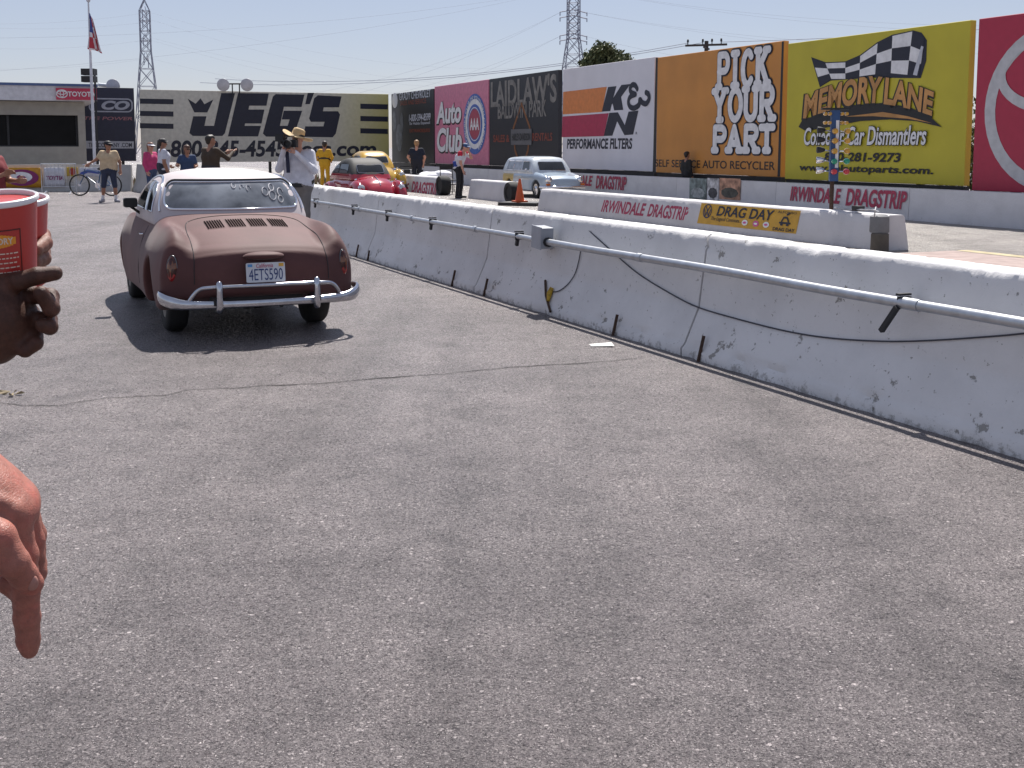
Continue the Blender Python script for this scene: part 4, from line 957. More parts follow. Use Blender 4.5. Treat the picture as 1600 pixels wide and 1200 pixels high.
# rear window with chrome surround
BACK = (0, 1, 0)
def skew_(x, z): return (x * (1 - .42 * (z - .985)), z + .02 * (x / .55) ** 2 * 0)
pts = rrect(-.612, 1.005, .612, 1.24, .08, 5, skew_); dense = []
for i in range(len(pts)):
    a, b_ = pts[i], pts[(i + 1) % len(pts)]; k = max(1, int(math.hypot(b_[0] - a[0], b_[1] - a[1]) / .05))
    dense += [(a[0] + (b_[0] - a[0]) * j / k, a[1] + (b_[1] - a[1]) * j / k) for j in range(k)]
RWG = mat('rear_glass', (.13, .14, .155), .06, 0, .75, 3.5, spec=.9, coat=1.0)  # grey put into the glass colour for the lit cabin behind it
m_, rim = patch(coupe_cabin, dense, lambda a, b_: (a, .6, b_), BACK, 8, .006); rw = m_.build('rear_window', RWG, ro, 80)
b = MB(); b.tube(rim + [rim[0], rim[1]], .011, 8); b.build('trim', CHROME, rw, 60)
bl = MB(); bl.tube([p + Vector((0, 0, .016)) - Vector((0, .003, 0)) for p in rim[:-1] if p.z > 1.18], .009, 6); bl.build('seal', BLACK, ro, 60)
# white shoe-polish marks on the glass
SHP = mat('shoe_polish', (.40, .40, .43), .8)
def on_glass(a, b_): return march(coupe_cabin, (a, .6, b_), BACK, 3) - Vector((0, .010, 0))
for cx_, cz_, rr, k in ((.28, 1.15, .035, 1), (.345, 1.115, .04, 1), (.35, 1.185, .03, 1), (.43, 1.14, .035, .8), (.42, 1.08, .03, 1), (.0, 1.205, .022, 1), (.07, 1.19, .02, .6), (.13, 1.18, .025, .7)):
    b = MB(); b.tube([on_glass(cx_ + rr * .8 * math.cos(q * .52), cz_ + rr * math.sin(q * .52)) for q in range(int(12 * k) + 1)], .0055, 4); b.build('painted_number', SHP, rw)
# side glass, both sides
for sx in (-1, 1):
    for nm, P4 in (('door_window', [(1.98, .975), (2.72, .985), (2.62, 1.08), (2.42, 1.19), (2.2, 1.235), (1.98, 1.24)]), ('quarter_window', [(1.50, .975), (1.93, .975), (1.93, 1.235), (1.75, 1.225), (1.58, 1.14)])):
        den = []
        for i in range(len(P4)):
            a, b_ = P4[i], P4[(i + 1) % len(P4)]; den += [(a[0] + (b_[0] - a[0]) * j / 5, a[1] + (b_[1] - a[1]) * j / 5) for j in range(5)]
        m_, rim = patch(coupe_cabin, den, lambda a, b_: (sx * 1.0, a, b_), (-sx, 0, 0), 5, .005); wq = m_.build(nm, GLASS, ro, 80)
        b = MB(); b.tube(rim + [rim[0]], .008, 6); b.build('trim', CHROME, wq, 60)
    dr_ = [march(coupe_cabin, (sx * 1.0, y, z), (-sx, 0, 0), 2) for y, z in ((1.36, .985), (1.42, 1.06), (1.52, 1.165), (1.68, 1.245), (1.9, 1.28), (2.2, 1.275), (2.45, 1.225), (2.65, 1.12))]
    b = MB(); b.tube(smooth_path([p + Vector((sx * .008, 0, 0)) for p in dr_ if p]), .011, 6); b.build('drip_rail', CHROME, ro, 60)
# belt trim where roof meets body
bt_ = []
for q in range(0, 181, 6):
    a = R(q); x = .70 * math.cos(a); y = 1.62 - .56 * math.sin(a) ** .8; h_ = march(coupe_body, (x, y, 1.4), (0, 0, -1), 1.2)
    if h_: bt_.append(h_)
# lid cut line, louvres, handle lines
def down(x, y, off=.002):
    h_ = march(coupe_body, (x, y, 1.3), (0, 0, -1), 1.2); return h_ + Vector((0, 0, off)) if h_ else None
def back(x, z, off=.002):
    h_ = march(coupe_body, (x, -.4, z), BACK, 2.0); return h_ - Vector((0, off, 0)) if h_ else None
line = [back(-.54, .47), back(-.54, .56), back(-.535, .64), back(-.53, .69), down(-.528, .26), down(-.525, .42), down(-.515, .6), down(-.495, .8), down(-.475, .88), down(-.435, .93), down(-.35, .965), down(-.2, .985), down(0, .99)]
line = [p for p in line if p]; line = line + [Vector((-p.x, p.y, p.z)) for p in reversed(line[:-1])]
b = MB(); b.tube(smooth_path(line, 5), .0032, 6); b.build('lid_seam', BLACK, gh)
for grp in range(4):
    b = MB()
    for k in range(7):
        x = -.335 + grp * .178 + k * .0208
        P_ = [down(x - .0055, .60, .006), down(x + .0055, .60, .006), down(x + .0055, .72, .006), down(x + .0055, .84, .006), down(x - .0055, .84, .006), down(x - .0055, .72, .006)]
        b.add(P_, [(0, 1, 2, 5), (5, 2, 3, 4)])
    b.build('louvre', mat('slot_black', (.003, .003, .003), 1.0, spec=0), gh)
for sx in (-1, 1):
    ds = [march(coupe_body, (sx * 1.2, y, z), (-sx, 0, 0), 1.2) for y, z in ((1.72, .84), (1.70, .7), (1.68, .5), (1.74, .32))]
    b = MB(); b.tube(smooth_path(ds), .004, 5); b.build('door_seam', BLACK, gh)
    h1 = march(coupe_body, (sx * 1.2, 1.86, .76), (-sx, 0, 0), 1.2)
    b = MB(); b.tube([h1 + Vector((sx * .0, -.06, 0)), h1 + Vector((sx * .028, -.04, 0)), h1 + Vector((sx * .028, .06, 0)), h1 + Vector((0, .08, 0))], .009, 6); b.build('door_handle', CHROME, gh, True)
# tail lamps
LR = mat('lens_red', (.30, .012, .012), .15, 0, .3, 60, coat=.6); LA = mat('lens_amber', (.16, .045, .008), .15, 0, .3, 60, coat=.6); LD = mat('lens_dark', (.05, .012, .01), .15, 0, .3, 60)
for sx in (-1, 1):
    c_ = back(sx * .672, .59); tl = MB(); nrm = Vector((sx * .55, -.83, .1)).normalized()
    M_ = Matrix.Translation(c_ + Vector((sx * .02, .03, 0))) @ nrm.to_track_quat('Z', 'Y').to_matrix().to_4x4()
    def oval(rx, rz, z, n=24): return [M_ @ Vector((rx * math.cos(6.2832 * i / n), rz * math.sin(6.2832 * i / n), z)) for i in range(n)]
    rows = [oval(.043, .104, -.05), oval(.043, .104, .006), oval(.039, .097, .018), oval(.028, .075, .030), oval(.010, .03, .036)]
    vs = [p for r in rows for p in r]; n = 24
    for k in range(4):
        for j in range(n):
            f_ = (k * n + j, k * n + (j + 1) % n, (k + 1) * n + (j + 1) % n, (k + 1) * n + j)
            zc2 = sum(vs[i].z for i in f_) / 4 - c_.z; tl.add([vs[i] for i in f_], [(0, 1, 2, 3)], 0 if zc2 < -.045 else (2 if zc2 < .0 else (1 if zc2 < .05 else 2)))
    tl.add(rows[-1], [tuple(range(n))], 1)
    lo = tl.build('tail_lamp', [LR, LA, LD], gh, 60)
    b = MB(); b.tube([p for p in oval(.044, .106, .006)] + [oval(.044, .106, .006)[0]], .005, 6); b.build('lamp_ring', mat('dull_chrome', (.16, .16, .17), .3, .9), lo, 60)
# number plate and its lamp
p_ = back(0, .55); pt = MB(); pt.poly(rrect(-.155, -.078, .155, .078, .012, 3), -.004, .004)
plt_ = pt.build('number_plate', mat('plate_white', (.62, .63, .66), .35), gh); plt_.location = (0, -.012 , .555); plt_.rotation_euler = (R(-8), 0, 0)
text(plt_, '4ETS590', -.135, .030, .135, -.062, mat('plate_blue', (.02, .04, .16), .4), y=-.006, bold=.0)
text(plt_, 'California', -.075, .071, .06, .038, mat('plate_red', (.45, .08, .14), .4), y=-.006, shear=.2)
plate(plt_, [(-.142, .046), (-.105, .046), (-.105, .068), (-.142, .068)], mat('plate_tag_blue', (.1, .3, .6), .4), -.0045, 'sticker', .001); plate(plt_, [(.105, .044), (.145, .044), (.145, .07), (.105, .07)], mat('plate_tag_amber', (.7, .38, .05), .4), -.0045, 'sticker', .001)
p_ = back(0, .68); b = MB(); b.ball((0, p_.y + .0, .682), (.165, .085, .034), 24); b.build('plate_lamp', PRIMER, gh, True)
# bumper with over-rider bar and two guards
bm_ = thing('rear_bumper', None, None); 
cr = [(-.79, .30, .395), (-.80, .22, .385), (-.79, .12, .365), (-.72, .02, .34), (-.6, -.04, .325), (-.3, -.085, .32), (0, -.095, .32), (.3, -.085, .32), (.6, -.04, .325), (.72, .02, .34), (.79, .12, .365), (.80, .22, .385), (.79, .30, .395)]
rad = [.014, .034, .050, .050, .036, .029, .028, .029, .036, .050, .050, .034, .014]
sp_ = smooth_path([Vector(p) for p in cr], 5); rs = list(np.interp(np.linspace(0, 12, len(sp_)), range(13), rad)); b = MB()
vs = []; n = 14
for i, p in enumerate(sp_):
    tdir = (sp_[min(i + 1, len(sp_) - 1)] - sp_[max(i - 1, 0)]).normalized(); sd_ = tdir.cross(Vector((0, 0, 1))).normalized()
    for j in range(n):
        q = 2 * math.pi * j / n; vs.append(p + sd_ * (math.cos(q) * rs[i] * .42) + Vector((0, 0, 1)) * (math.sin(q) * rs[i]))
b.add(vs, [(i * n + j, i * n + (j + 1) % n, (i + 1) * n + (j + 1) % n, (i + 1) * n + j) for i in range(len(sp_) - 1) for j in range(n)] + [tuple(range(n))[::-1], tuple((len(sp_) - 1) * n + j for j in range(n))])
BCH = mat('shade_toned_chrome', (.50, .51, .55), .14, 1.0, .14, 9)  # chrome colour darkened to imitate the ground shadow it would reflect
bpo = b.build('rear_bumper', BCH, gh, 60); bpo.name = 'rear_bumper'
bpy.data.objects.remove(bm_); bpo.name = 'rear_bumper'
b = MB(); b.tube(smooth_path([Vector(p) for p in ((-.61, -.02, .34), (-.575, -.045, .40), (-.53, -.06, .445), (-.46, -.08, .46), (-.2, -.10, .463), (0, -.105, .463), (.2, -.10, .463), (.46, -.08, .46), (.53, -.06, .445), (.575, -.045, .40), (.61, -.02, .34))], 5), .016, 10); b.build('over_rider_bar', BCH, bpo, True)
for sx in (-1, 1):
    b = MB(); b.tube(smooth_path([Vector((sx * .385, -.105, .275)), Vector((sx * .385, -.125, .30)), Vector((sx * .385, -.13, .38)), Vector((sx * .385, -.125, .47)), Vector((sx * .385, -.10, .50))], 4), [.018] + [.026] * 14 + [.022, .015], 12); b.build('bumper_guard', BCH, bpo, 50)
    b = MB(); b.box((sx * .4, .08, .34), (.05, .36, .05)); b.build('bumper_bracket', DARK, bpo)
# wheels
def wheel(parent, x, y, r, wdt, hub=CHROME, name='wheel', sx=None):
    sx = sx or (1 if x > 0 else -1); M_ = Matrix.Translation((x, y, r)) @ Matrix.Rotation(R(90) * sx, 4, 'Y')
    b = MB(); b.lathe([(r * .62, -wdt / 2), (r * .93, -wdt / 2), (r, -wdt * .36), (r, wdt * .36), (r * .93, wdt / 2), (r * .64, wdt / 2), (r * .6, wdt * .4)], 32, 0, M_); o = b.build(name, RUBBER, parent, 50)
    b = MB(); b.lathe([(r * .64, wdt * .3), (r * .62, wdt * .47), (r * .5, wdt * .42), (r * .3, wdt * .5), (r * .26, wdt * .56), (.01, wdt * .6)], 28, 0, M_); b.build('rim', hub, o, 40); return o
for x, y in ((-.60, .87), (.60, .87), (-.64, 3.27), (.64, 3.27)): wheel(gh, x, y, .305, .17, mat('dark_rim', (.12, .115, .11), .5, .5))  # rims in one dark, dull metal tone
# underside: gearbox, axle, silencer, tailpipes, sill pan
b = MB(); b.box((0, 2.1, .25), (1.25, 3.0, .08)); b.build('floor_pan', DARK, gh)
b = MB(); b.ball((0, .62, .34), (.30, .36, .15), 18); b.tube([(-.6, .87, .3), (.6, .87, .3)], .04, 8); b.build('engine', mat('oily_metal', (.02, .018, .017), .6), gh, 50)
b = MB(); b.tube([(-.33, .16, .33), (-.3, .16, .33), (.3, .16, .33), (.33, .16, .33)], [.03, .062, .062, .03], 12); b.build('silencer', mat('oily_metal', (.02, .018, .017)), gh, 50)
for x in (-.12, .12):
    b = MB(); b.tube([(x, .16, .3), (x, -.02, .285)], .018, 10); b.build('tailpipe', mat('oily_metal', (.02, .018, .017)), gh, True)
# door mirror
b = MB(); b.poly(rrect(-.80, .955, -.665 - .01, 1.045, .02, 3), 2.38, 2.46); mr_ = b.build('door_mirror', BLACK, gh); mr_.location = (-.035, 0, .02)
b = MB(); b.tube([(-.78, 2.44, .99), (-.70, 2.46, .93), (-.66, 2.47, .90)], .014, 6); b.build('mirror_arm', BLACK, gh, True)

# ================================================================== RED BEETLE, YELLOW-ROOFED BEETLE
bt_roof = spl([-1.42, -1.3, -1.05, -.7, -.3, .0, .3, .55, .75, .95], [.75, .98, 1.16, 1.32, 1.40, 1.41, 1.38, 1.28, 1.10, .85])
bt_hood = spl([-1.9, -1.75, -1.4, -1., 0, .6, 1.0, 1.3, 1.55, 1.72, 1.8], [.35, .6, .82, .92, .93, .93, .90, .83, .70, .52, .36])
def beetle_fn(X, Y, Z):                                  # nose towards +Y
    t = np.abs(X); bw = np.interp(Y, [-1.9, -1.5, -.9, 0, .6, 1.1, 1.6, 1.8], [.3, .5, .60, .64, .62, .52, .40, .3])
    f = smax(smax(Z - (bt_hood(Y) - .16 * (t / .6) ** 2), t - bw, .14), .26 - Z, .05)
    for yc, L_, zt_ in ((1.28, .62, .80), (-1.12, .60, .72)):
        q = np.sqrt(((Y - yc) / L_) ** 2 + ((t - .60) / .21) ** 2 + ((Z - .28) / (zt_ - .28)) ** 2) - 1
        f = smin(f, np.maximum(q * .28, .28 - Z), .035)
        f = smax(f, -np.maximum(np.sqrt((Y - yc) ** 2 + (Z - .3) ** 2) - .33, .55 - t), .02)
    return f
def beetle_top(X, Y, Z):
    t = np.abs(X); wv = .60 - .34 * np.clip(Z - .9, 0, 1) ** 1.25
    return smax(smax(Z - (bt_roof(Y + np.where(Y > -.2, .03, -.10) * (t / .5) ** 2) - .05 * (t / .5) ** 4), t - wv, .10), .8 - Z, .02)
def beetle(label, loc, rz, paint, roofm, sc=.88):
    t = thing('vintage_car', label, 'car', loc, rz); t.scale = (sc, sc, sc)
    Fv, o_ = grid_eval(beetle_fn, (-.9, -2, .2), (.9, 1.9, 1.), .024); V, Q = surface_net(Fv, o_, .024); net_object('body', V, Q, paint, t)
    Fv, o_ = grid_eval(beetle_top, (-.68, -1.5, .8), (.68, 1.0, 1.45), .022); V, Q = surface_net(Fv, o_, .022); C = V[Q].mean(1)
    lab = np.zeros(len(Q), int); lab[C[:, 2] < .955] = 1
    net_parts(V, Q, lab, ['roof', 'cowl'], [roofm, paint], t)
    pts = rrect(-.40, .995, .40, 1.225, .06, 5, lambda x, z: (x * (1 - .25 * (z - .98)), z)); m_, rim = patch(beetle_top, pts, lambda a, b_: (a, 1.6, b_), (0, -1, 0), 5, .012); ws = m_.build('windscreen', GLASS, t, 80)
    b = MB(); b.tube(rim + [rim[0]], .007, 6); b.build('trim', CHROME, ws, True)
    for sx in (-1, 1):
        pts = rrect(-.28, .985, .50, 1.235, .07, 4, lambda y, z: (y - (.25 * (z - .98) if y > .2 else 0), z)); m_, rim = patch(beetle_top, pts, lambda a, b_: (sx * 1.1, a, b_), (-sx, 0, 0), 4, .012); m_.build('side_window', GLASS, t, 80)
        pts = rrect(-.82, .99, -.36, 1.215, .09, 4); m_, rim = patch(beetle_top, pts, lambda a, b_: (sx * 1.1, a, b_), (-sx, 0, 0), 4, .012); m_.build('side_window', GLASS, t, 80)
        M_ = Matrix.Translation((sx * .585, 1.70, .60)) @ Matrix.Rotation(R(-72), 4, 'X')
        b = MB(); b.lathe([(.10, -.12), (.105, 0), (.085, .03)], 20, 0, M_); hl = b.build('headlight', CHROME, t, 50)
        b = MB(); b.lathe([(.086, .028), (.06, .052), (.01, .062)], 20, 0, M_); b.build('lens', mat('lamp_glass', (.5, .52, .55), .08, .3), hl, True)
        b = MB(); b.tube([(sx * .58, 1.15, .815), (sx * .58, 1.24, .83)], [.028, .02], 8); b.build('indicator', CHROME, t, True)
    b = MB(); b.tube(smooth_path([Vector(p) for p in ((-.75, 1.5, .36), (-.65, 1.82, .36), (0, 1.95, .36), (.65, 1.82, .36), (.75, 1.5, .36))]), .04, 8); b.build('front_bumper', CHROME, t, True)
    b = MB(); b.tube([p + Vector((0, 0, .012)) for p in [march(beetle_fn, (0, y, 1.3), (0, 0, -1), 1.2) for y in (1.0, 1.15, 1.3, 1.45, 1.6)]], .012, 6); b.build('hood_trim', CHROME, t)
    for sx in (-1, 1):
        P_ = [march(beetle_fn, (sx * 1.2, y, .83), (-sx, 0, 0), 1.2) for y in (-.6, -.2, .2, .6, .9)]; b = MB(); b.tube([p for p in P_ if p], .010, 5); b.build('side_trim', CHROME, t)
    for x, y in ((-.62, 1.28), (.62, 1.28), (-.62, -1.12), (.62, -1.12)): wheel(t, x, y, .31, .15)
    return t
CARRED = mat('glossy_red_paint', (.34, .012, .03), .18, 0, .04, 2, coat=.9)
bp_ = at(566, 300, 30.0)
beetle('low glossy red vintage car with dark roof driving towards us behind the barrier', (bp_.x, bp_.y, 0), A0 + math.pi + R(2), CARRED, mat('dark_hood_cloth', (.035, .035, .035), .7), .90)
bp_ = at(580, 280, 41.0)
beetle('yellow roofed vintage car mostly hidden behind the red one', (bp_.x, bp_.y, 0), A0 + math.pi, mat('yellow_car_paint', (.5, .30, .03), .2, coat=.8), mat('yellow_roof_paint', (.56, .34, .04), .25, coat=.6), 1.0)

# ================================================================== PALE BLUE WAGON
w_roof = spl([-1.9, -1.8, -1.65, -1.3, -.4, .3, .62, .85, 1.1], [.78, 1.14, 1.36, 1.43, 1.46, 1.45, 1.40, 1.20, .86])
def wag_fn(X, Y, Z):
    t = np.abs(X); bw = np.interp(Y, [-2.05, -1.8, -1.2, 0, 1.2, 1.8, 2.02, 2.12], [.66, .75, .79, .80, .78, .73, .66, .5])
    top = np.interp(Y, [-2.1, -1.9, 0, .9, 1.3, 1.8, 2.0, 2.12], [.8, .9, .92, .915, .88, .80, .70, .5]) - .05 * (t / .7) ** 2 + .045 * np.exp(-((t - .66) / .12) ** 2) * (Y > .8)
    f = smax(smax(Z - top, t - bw * (1 - .06 * np.clip((Z - .6) / .3, 0, 1) ** 2), .09), .25 - Z, .05); f = smax(f, np.abs(Y) - 2.1, .08)
    for yc in (1.22, -1.18): f = smax(f, -np.maximum(np.sqrt((Y - yc) ** 2 + (Z - .3) ** 2) - .345, .55 - t), .02)
    return f
def wag_top(X, Y, Z):
    t = np.abs(X); return smax(smax(Z - (w_roof(Y) - .05 * (t / .6) ** 4), t - (.75 - .24 * np.clip(Z - .9, 0, 1) ** 1.1), .07), .82 - Z, .02)
wp = at(845, 296, 36.3)
wg = thing('wagon', 'pale blue classic wagon with mustard rear quarter, ahead of the traffic cone', 'car', (wp.x, wp.y, 0), A0 + math.pi + R(-1)); wg.scale = (.86,) * 3
PB_ = mat('pale_blue_paint', (.36, .44, .53), .22, 0, .06, 2, coat=.6); MU = mat('mustard_paint', (.50, .36, .12), .35, 0, .12, 4)
Fv, o_ = grid_eval(wag_fn, (-.85, -2.15, .2), (.85, 2.2, 1.), .024); V, Q = surface_net(Fv, o_, .024); C = V[Q].mean(1)
net_parts(V, Q, (C[:, 1] < -.72).astype(int), ['body', 'rear_quarter'], [PB_, MU], wg)
Fv, o_ = grid_eval(wag_top, (-.8, -2., .8), (.8, 1.15, 1.5), .022); V, Q = surface_net(Fv, o_, .022); net_object('roof', V, Q, mat('pale_roof_paint', (.52, .57, .62), .25, coat=.5), wg)
pts = rrect(-.53, .965, .53, 1.27, .05, 5, lambda x, z: (x * (1 - .25 * (z - .95)), z)); m_, rim = patch(wag_top, pts, lambda a, b_: (a, 1.7, b_), (0, -1, 0), 5, .012); ws = m_.build('windscreen', GLASS, wg, 80); b = MB(); b.tube(rim + [rim[0]], .014, 6); b.build('trim', CHROME, ws, True)
CURT = mat('milky_glass', (.30, .33, .38), .1, 0, .3, 5)
for sx in (-1, 1):
    for y0, y1, mm in ((.02, .66, GLASS), (-.72, -.06, CURT), (-1.45, -.80, CURT)):
        pts = rrect(y0, .965, y1, 1.29, .05, 4, lambda y, z: (y - (.3 * (z - .96) if y > .4 else (-.3 * (z - .96) if y < -1.2 else 0)), z)); m_, rim = patch(wag_top, pts, lambda a, b_: (sx * 1.2, a, b_), (-sx, 0, 0), 4, .012); q_ = m_.build('side_window', mm, wg, 80); b = MB(); b.tube(rim + [rim[0]], .010, 5); b.build('trim', CHROME, q_, True)
    M_ = Matrix.Translation((sx * .60, 2.02, .66)) @ Matrix.Rotation(R(-85), 4, 'X'); b = MB(); b.lathe([(.11, -.1), (.11, .03), (.08, .06), (.01, .075)], 20, 0, M_); b.build('headlight', CHROME, wg, 50)
    b = MB(); b.ball((sx * .86, .62, 1.0), (.05, .03, .05), 10); b.tube([(sx * .76, .64, .9), (sx * .86, .62, .99)], .01, 5); b.build('door_mirror', CHROME, wg, True)
    b = MB(); b.box((sx * .66, 2.08, .5), (.14, .06, .07)); b.build('indicator', mat('lens_orange', (.55, .14, .02), .2), wg)
b = MB(); b.tube([(-.8, 1.7, .4), (-.72, 2.12, .4), (0, 2.2, .4), (.72, 2.12, .4), (.8, 1.7, .4)], .05, 8); b.build('front_bumper', CHROME, wg, 50)
b = MB(); b.tube([(-.82, -1.8, .42), (-.76, -2.14, .42), (.76, -2.14, .42), (.82, -1.8, .42)], .055, 8); b.build('rear_bumper', mat('orange_bumper', (.45, .17, .05), .4), wg, 50)
for x, y in ((-.67, 1.22), (.67, 1.22), (-.67, -1.18), (.67, -1.18)): wheel(wg, x, y, .31, .17)
# ================================================================== PEOPLE
def M_of(c, r=.8, nm=None): return mat(nm or 'cloth_%02d%02d%02d' % tuple(int(99 * x) for x in c), c, r, 0, .12, 12)
def limb_hand(wr, el, mi, side, curl=.5, sc=1.0, grip=None):
    """palm, four unequal bent fingers and a thumb from the wrist on"""
    wr, el = Vector(wr), Vector(el); d = (wr - el).normalized(); g_ = Vector(grip).normalized() if grip else Vector((0, -1, 0))
    n = (g_ - d * g_.dot(d)); n = n.normalized() if n.length > .1 else Vector((1, 0, 0)); s = d.cross(n)
    pr = []; pc = wr + d * .085 * sc
    for k in (-1, 0, 1): pr.append((wr + s * .012 * k, pc + s * .026 * k * sc, .02 * sc, .015 * sc, mi, .015))
    for k, L_ in zip((-1.5, -.5, .5, 1.5), (.058, .075, .08, .07)):
        a = pc + s * .019 * k * sc; b_ = a + (d * (1 - curl * .5) + n * curl).normalized() * L_ * .55 * sc; c_ = b_ + (d * (1 - curl * 1.3) + n * curl * 1.3).normalized() * L_ * .5 * sc
        pr += [(a, b_, .0105 * sc, .0098 * sc, mi, .004), (b_, c_, .0098 * sc, .0088 * sc, mi, .003)]
    a = wr + d * .03 * sc + s * .03 * side * sc; b_ = a + (d * .7 + s * side * .6 + n * .3).normalized() * .045 * sc; c_ = b_ + (d * .9 + n * .5).normalized() * .035 * sc
    pr += [(a, b_, .014 * sc, .012 * sc, mi, .006), (b_, c_, .012 * sc, .0095 * sc, mi, .004)]
    return pr
def person(label, loc, face, H, top, legs, skin=TAN, shoe=None, hair=(.02, .015, .012), hat=None, sleeve='short', shorts=False, J=None, vox=.016, girth=1.0, cat='person', glasses=False, sock=None, longhair=False, curl=.45, belt=None, up=None, scale_z=None):
    t = thing('person', label, cat, loc, face); s = H / 1.75; t.scale = (s, s, s)
    P = dict(pel=(0, 0, .96), che=(0, .01, 1.27), nek=(0, .02, 1.47), hed=(0, -.01, 1.60), shL=(-.185, .015, 1.405), shR=(.185, .015, 1.405), elL=(-.235, .03, 1.13), elR=(.235, .03, 1.13), wrL=(-.225, -.06, .89), wrR=(.225, -.06, .89),
             hpL=(-.09, 0, .92), hpR=(.09, 0, .92), knL=(-.105, -.02, .50), knR=(.105, -.02, .50), anL=(-.11, .03, .09), anR=(.11, .03, .09), toL=(-.135, -.14, .035), toR=(.135, -.14, .035), look=(0, -1, 0), gripL=None, gripR=None)
    P.update(J or {}); P = {k: (Vector(v) if v is not None else None) for k, v in P.items()}
    mats = [top, legs, skin, shoe or BLACK, sock or skin, M_of((.02, .015, .012), .6, 'dark_detail')]; g_ = girth; pr = []
    pel, che, nek, hed = P['pel'], P['che'], P['nek'], P['hed']; ax = (P['shR'] - P['shL']).normalized()
    for k in (-1, 1):
        pr += [(pel + ax * .075 * k * g_, che + ax * .085 * k * g_, .115 * g_, .118 * g_, 0, .08), (che + ax * .08 * k * g_, che.lerp(nek, .62) + ax * .11 * k, .11 * g_, .075, 0, .08)]
        pr += [(pel + ax * .07 * k * g_ + Vector((0, 0, -.02)), pel + ax * .08 * k * g_ + Vector((0, .02, .06)), .115 * g_, .112 * g_, 1, .07)]
    pr.append((nek - Vector((0, 0, .05)), hed.lerp(nek, .35), .058, .052, 2, .03))
    look = P['look'].normalized(); upv = Vector((0, 0, 1)); rt = look.cross(upv).normalized(); upv = rt.cross(look)
    hc = hed + upv * .02
    pr += [(hc - upv * .055 + look * .018, hc + upv * .035 + look * .01, .066, .08, 2, .03), (hc + upv * .03 - look * .02, hc + upv * .04 - look * .03, .084, .08, 2, .03), (hc - upv * .085 + look * .055, hc - upv * .082 + look * .03, .028, .045, 2, .03)]
    pr += [(hc + upv * .0 + look * .085, hc - upv * .035 + look * .108, .011, .016, 2, .012), (hc - upv * .068 + look * .082 - rt * .02, hc - upv * .068 + look * .082 + rt * .02, .009, .009, 2, .006)]
    for k in (-1, 1):
        pr += [(hc + rt * .083 * k + upv * .02, hc + rt * .081 * k - upv * .03, .016, .012, 2, .006), (hc + rt * .032 * k + look * .081 + upv * .005, hc + rt * .034 * k + look * .080 + upv * .005, .011, .011, 5, .003)]
    for q, k in (('L', -1), ('R', 1)):
        sh, el, wr = P['sh' + q], P['el' + q], P['wr' + q]
        if sleeve == 'long': pr += [(sh, el, .062 * g_, .05, 0, .045), (el, wr, .05, .037, 0, .03)]
        elif sleeve == 'none': pr += [(sh, el, .05, .041, 2, .04), (el, wr, .042, .028, 2, .025)]
        else:
            m_ = sh.lerp(el, .62); pr += [(sh, m_, .064 * g_, .058, 0, .045), (m_, el, .044, .041, 2, .012), (el, wr, .043, .028, 2, .025)]
        pr += limb_hand(wr, el, 2, k, curl, 1.12, P['grip' + q])
        hp, kn, an, to = P['hp' + q], P['kn' + q], P['an' + q], P['to' + q]
        pr.append((hp, kn, .092 * g_, .07 if shorts else .062, 1, .05))
        if shorts: pr += [(kn, kn.lerp(an, .08), .075, .073, 1, .02), (kn.lerp(an, .1), kn.lerp(an, .45), .052, .056, 2, .02), (kn.lerp(an, .45), an.lerp(kn, .25), .054, .04, 2, .02), (an.lerp(kn, .25), an, .043, .045, 4, .02)]
        else: pr += [(kn, kn.lerp(an, .4), .064, .062, 1, .03), (kn.lerp(an, .4), an + Vector((0, 0, .02)), .062, .058, 1, .03)]
        heel = an + (an - to) * .15; heel.z = .045; to = to.copy(); pr += [(heel, to, .045, .042, 3, .02), (an, heel, .046, .045, 3, .02)]
    pr = [(tuple(a), tuple(b_), ra, rb, m_, k) for a, b_, ra, rb, m_, k in pr]
    V, Q, lab = blob(pr, vox); V[:, 2] = np.maximum(V[:, 2], 0.002); net_object('body', V, Q, mats, t, lab)
    B_ = Matrix((rt, look, upv)).transposed()                      # head frame
    if hair is not None:
        hp_ = [(hc + upv * .045 - look * .035, hc + upv * .055 + look * .012, .088, .08, 0, .03), (hc - look * .05 - upv * .03, hc - look * .045 + upv * .03, .062, .08, 0, .03)]
        if longhair: hp_ += [(hc - look * .07, hc - look * .075 - upv * .2, .06, .04, 0, .03)]
        V, Q, _ = blob([(tuple(a), tuple(b_), ra, rb, m_, k) for a, b_, ra, rb, m_, k in hp_], .012); net_object('hair', V, Q, M_of(hair, .55, 'hair_%02d' % int(hair[0] * 99)), t)
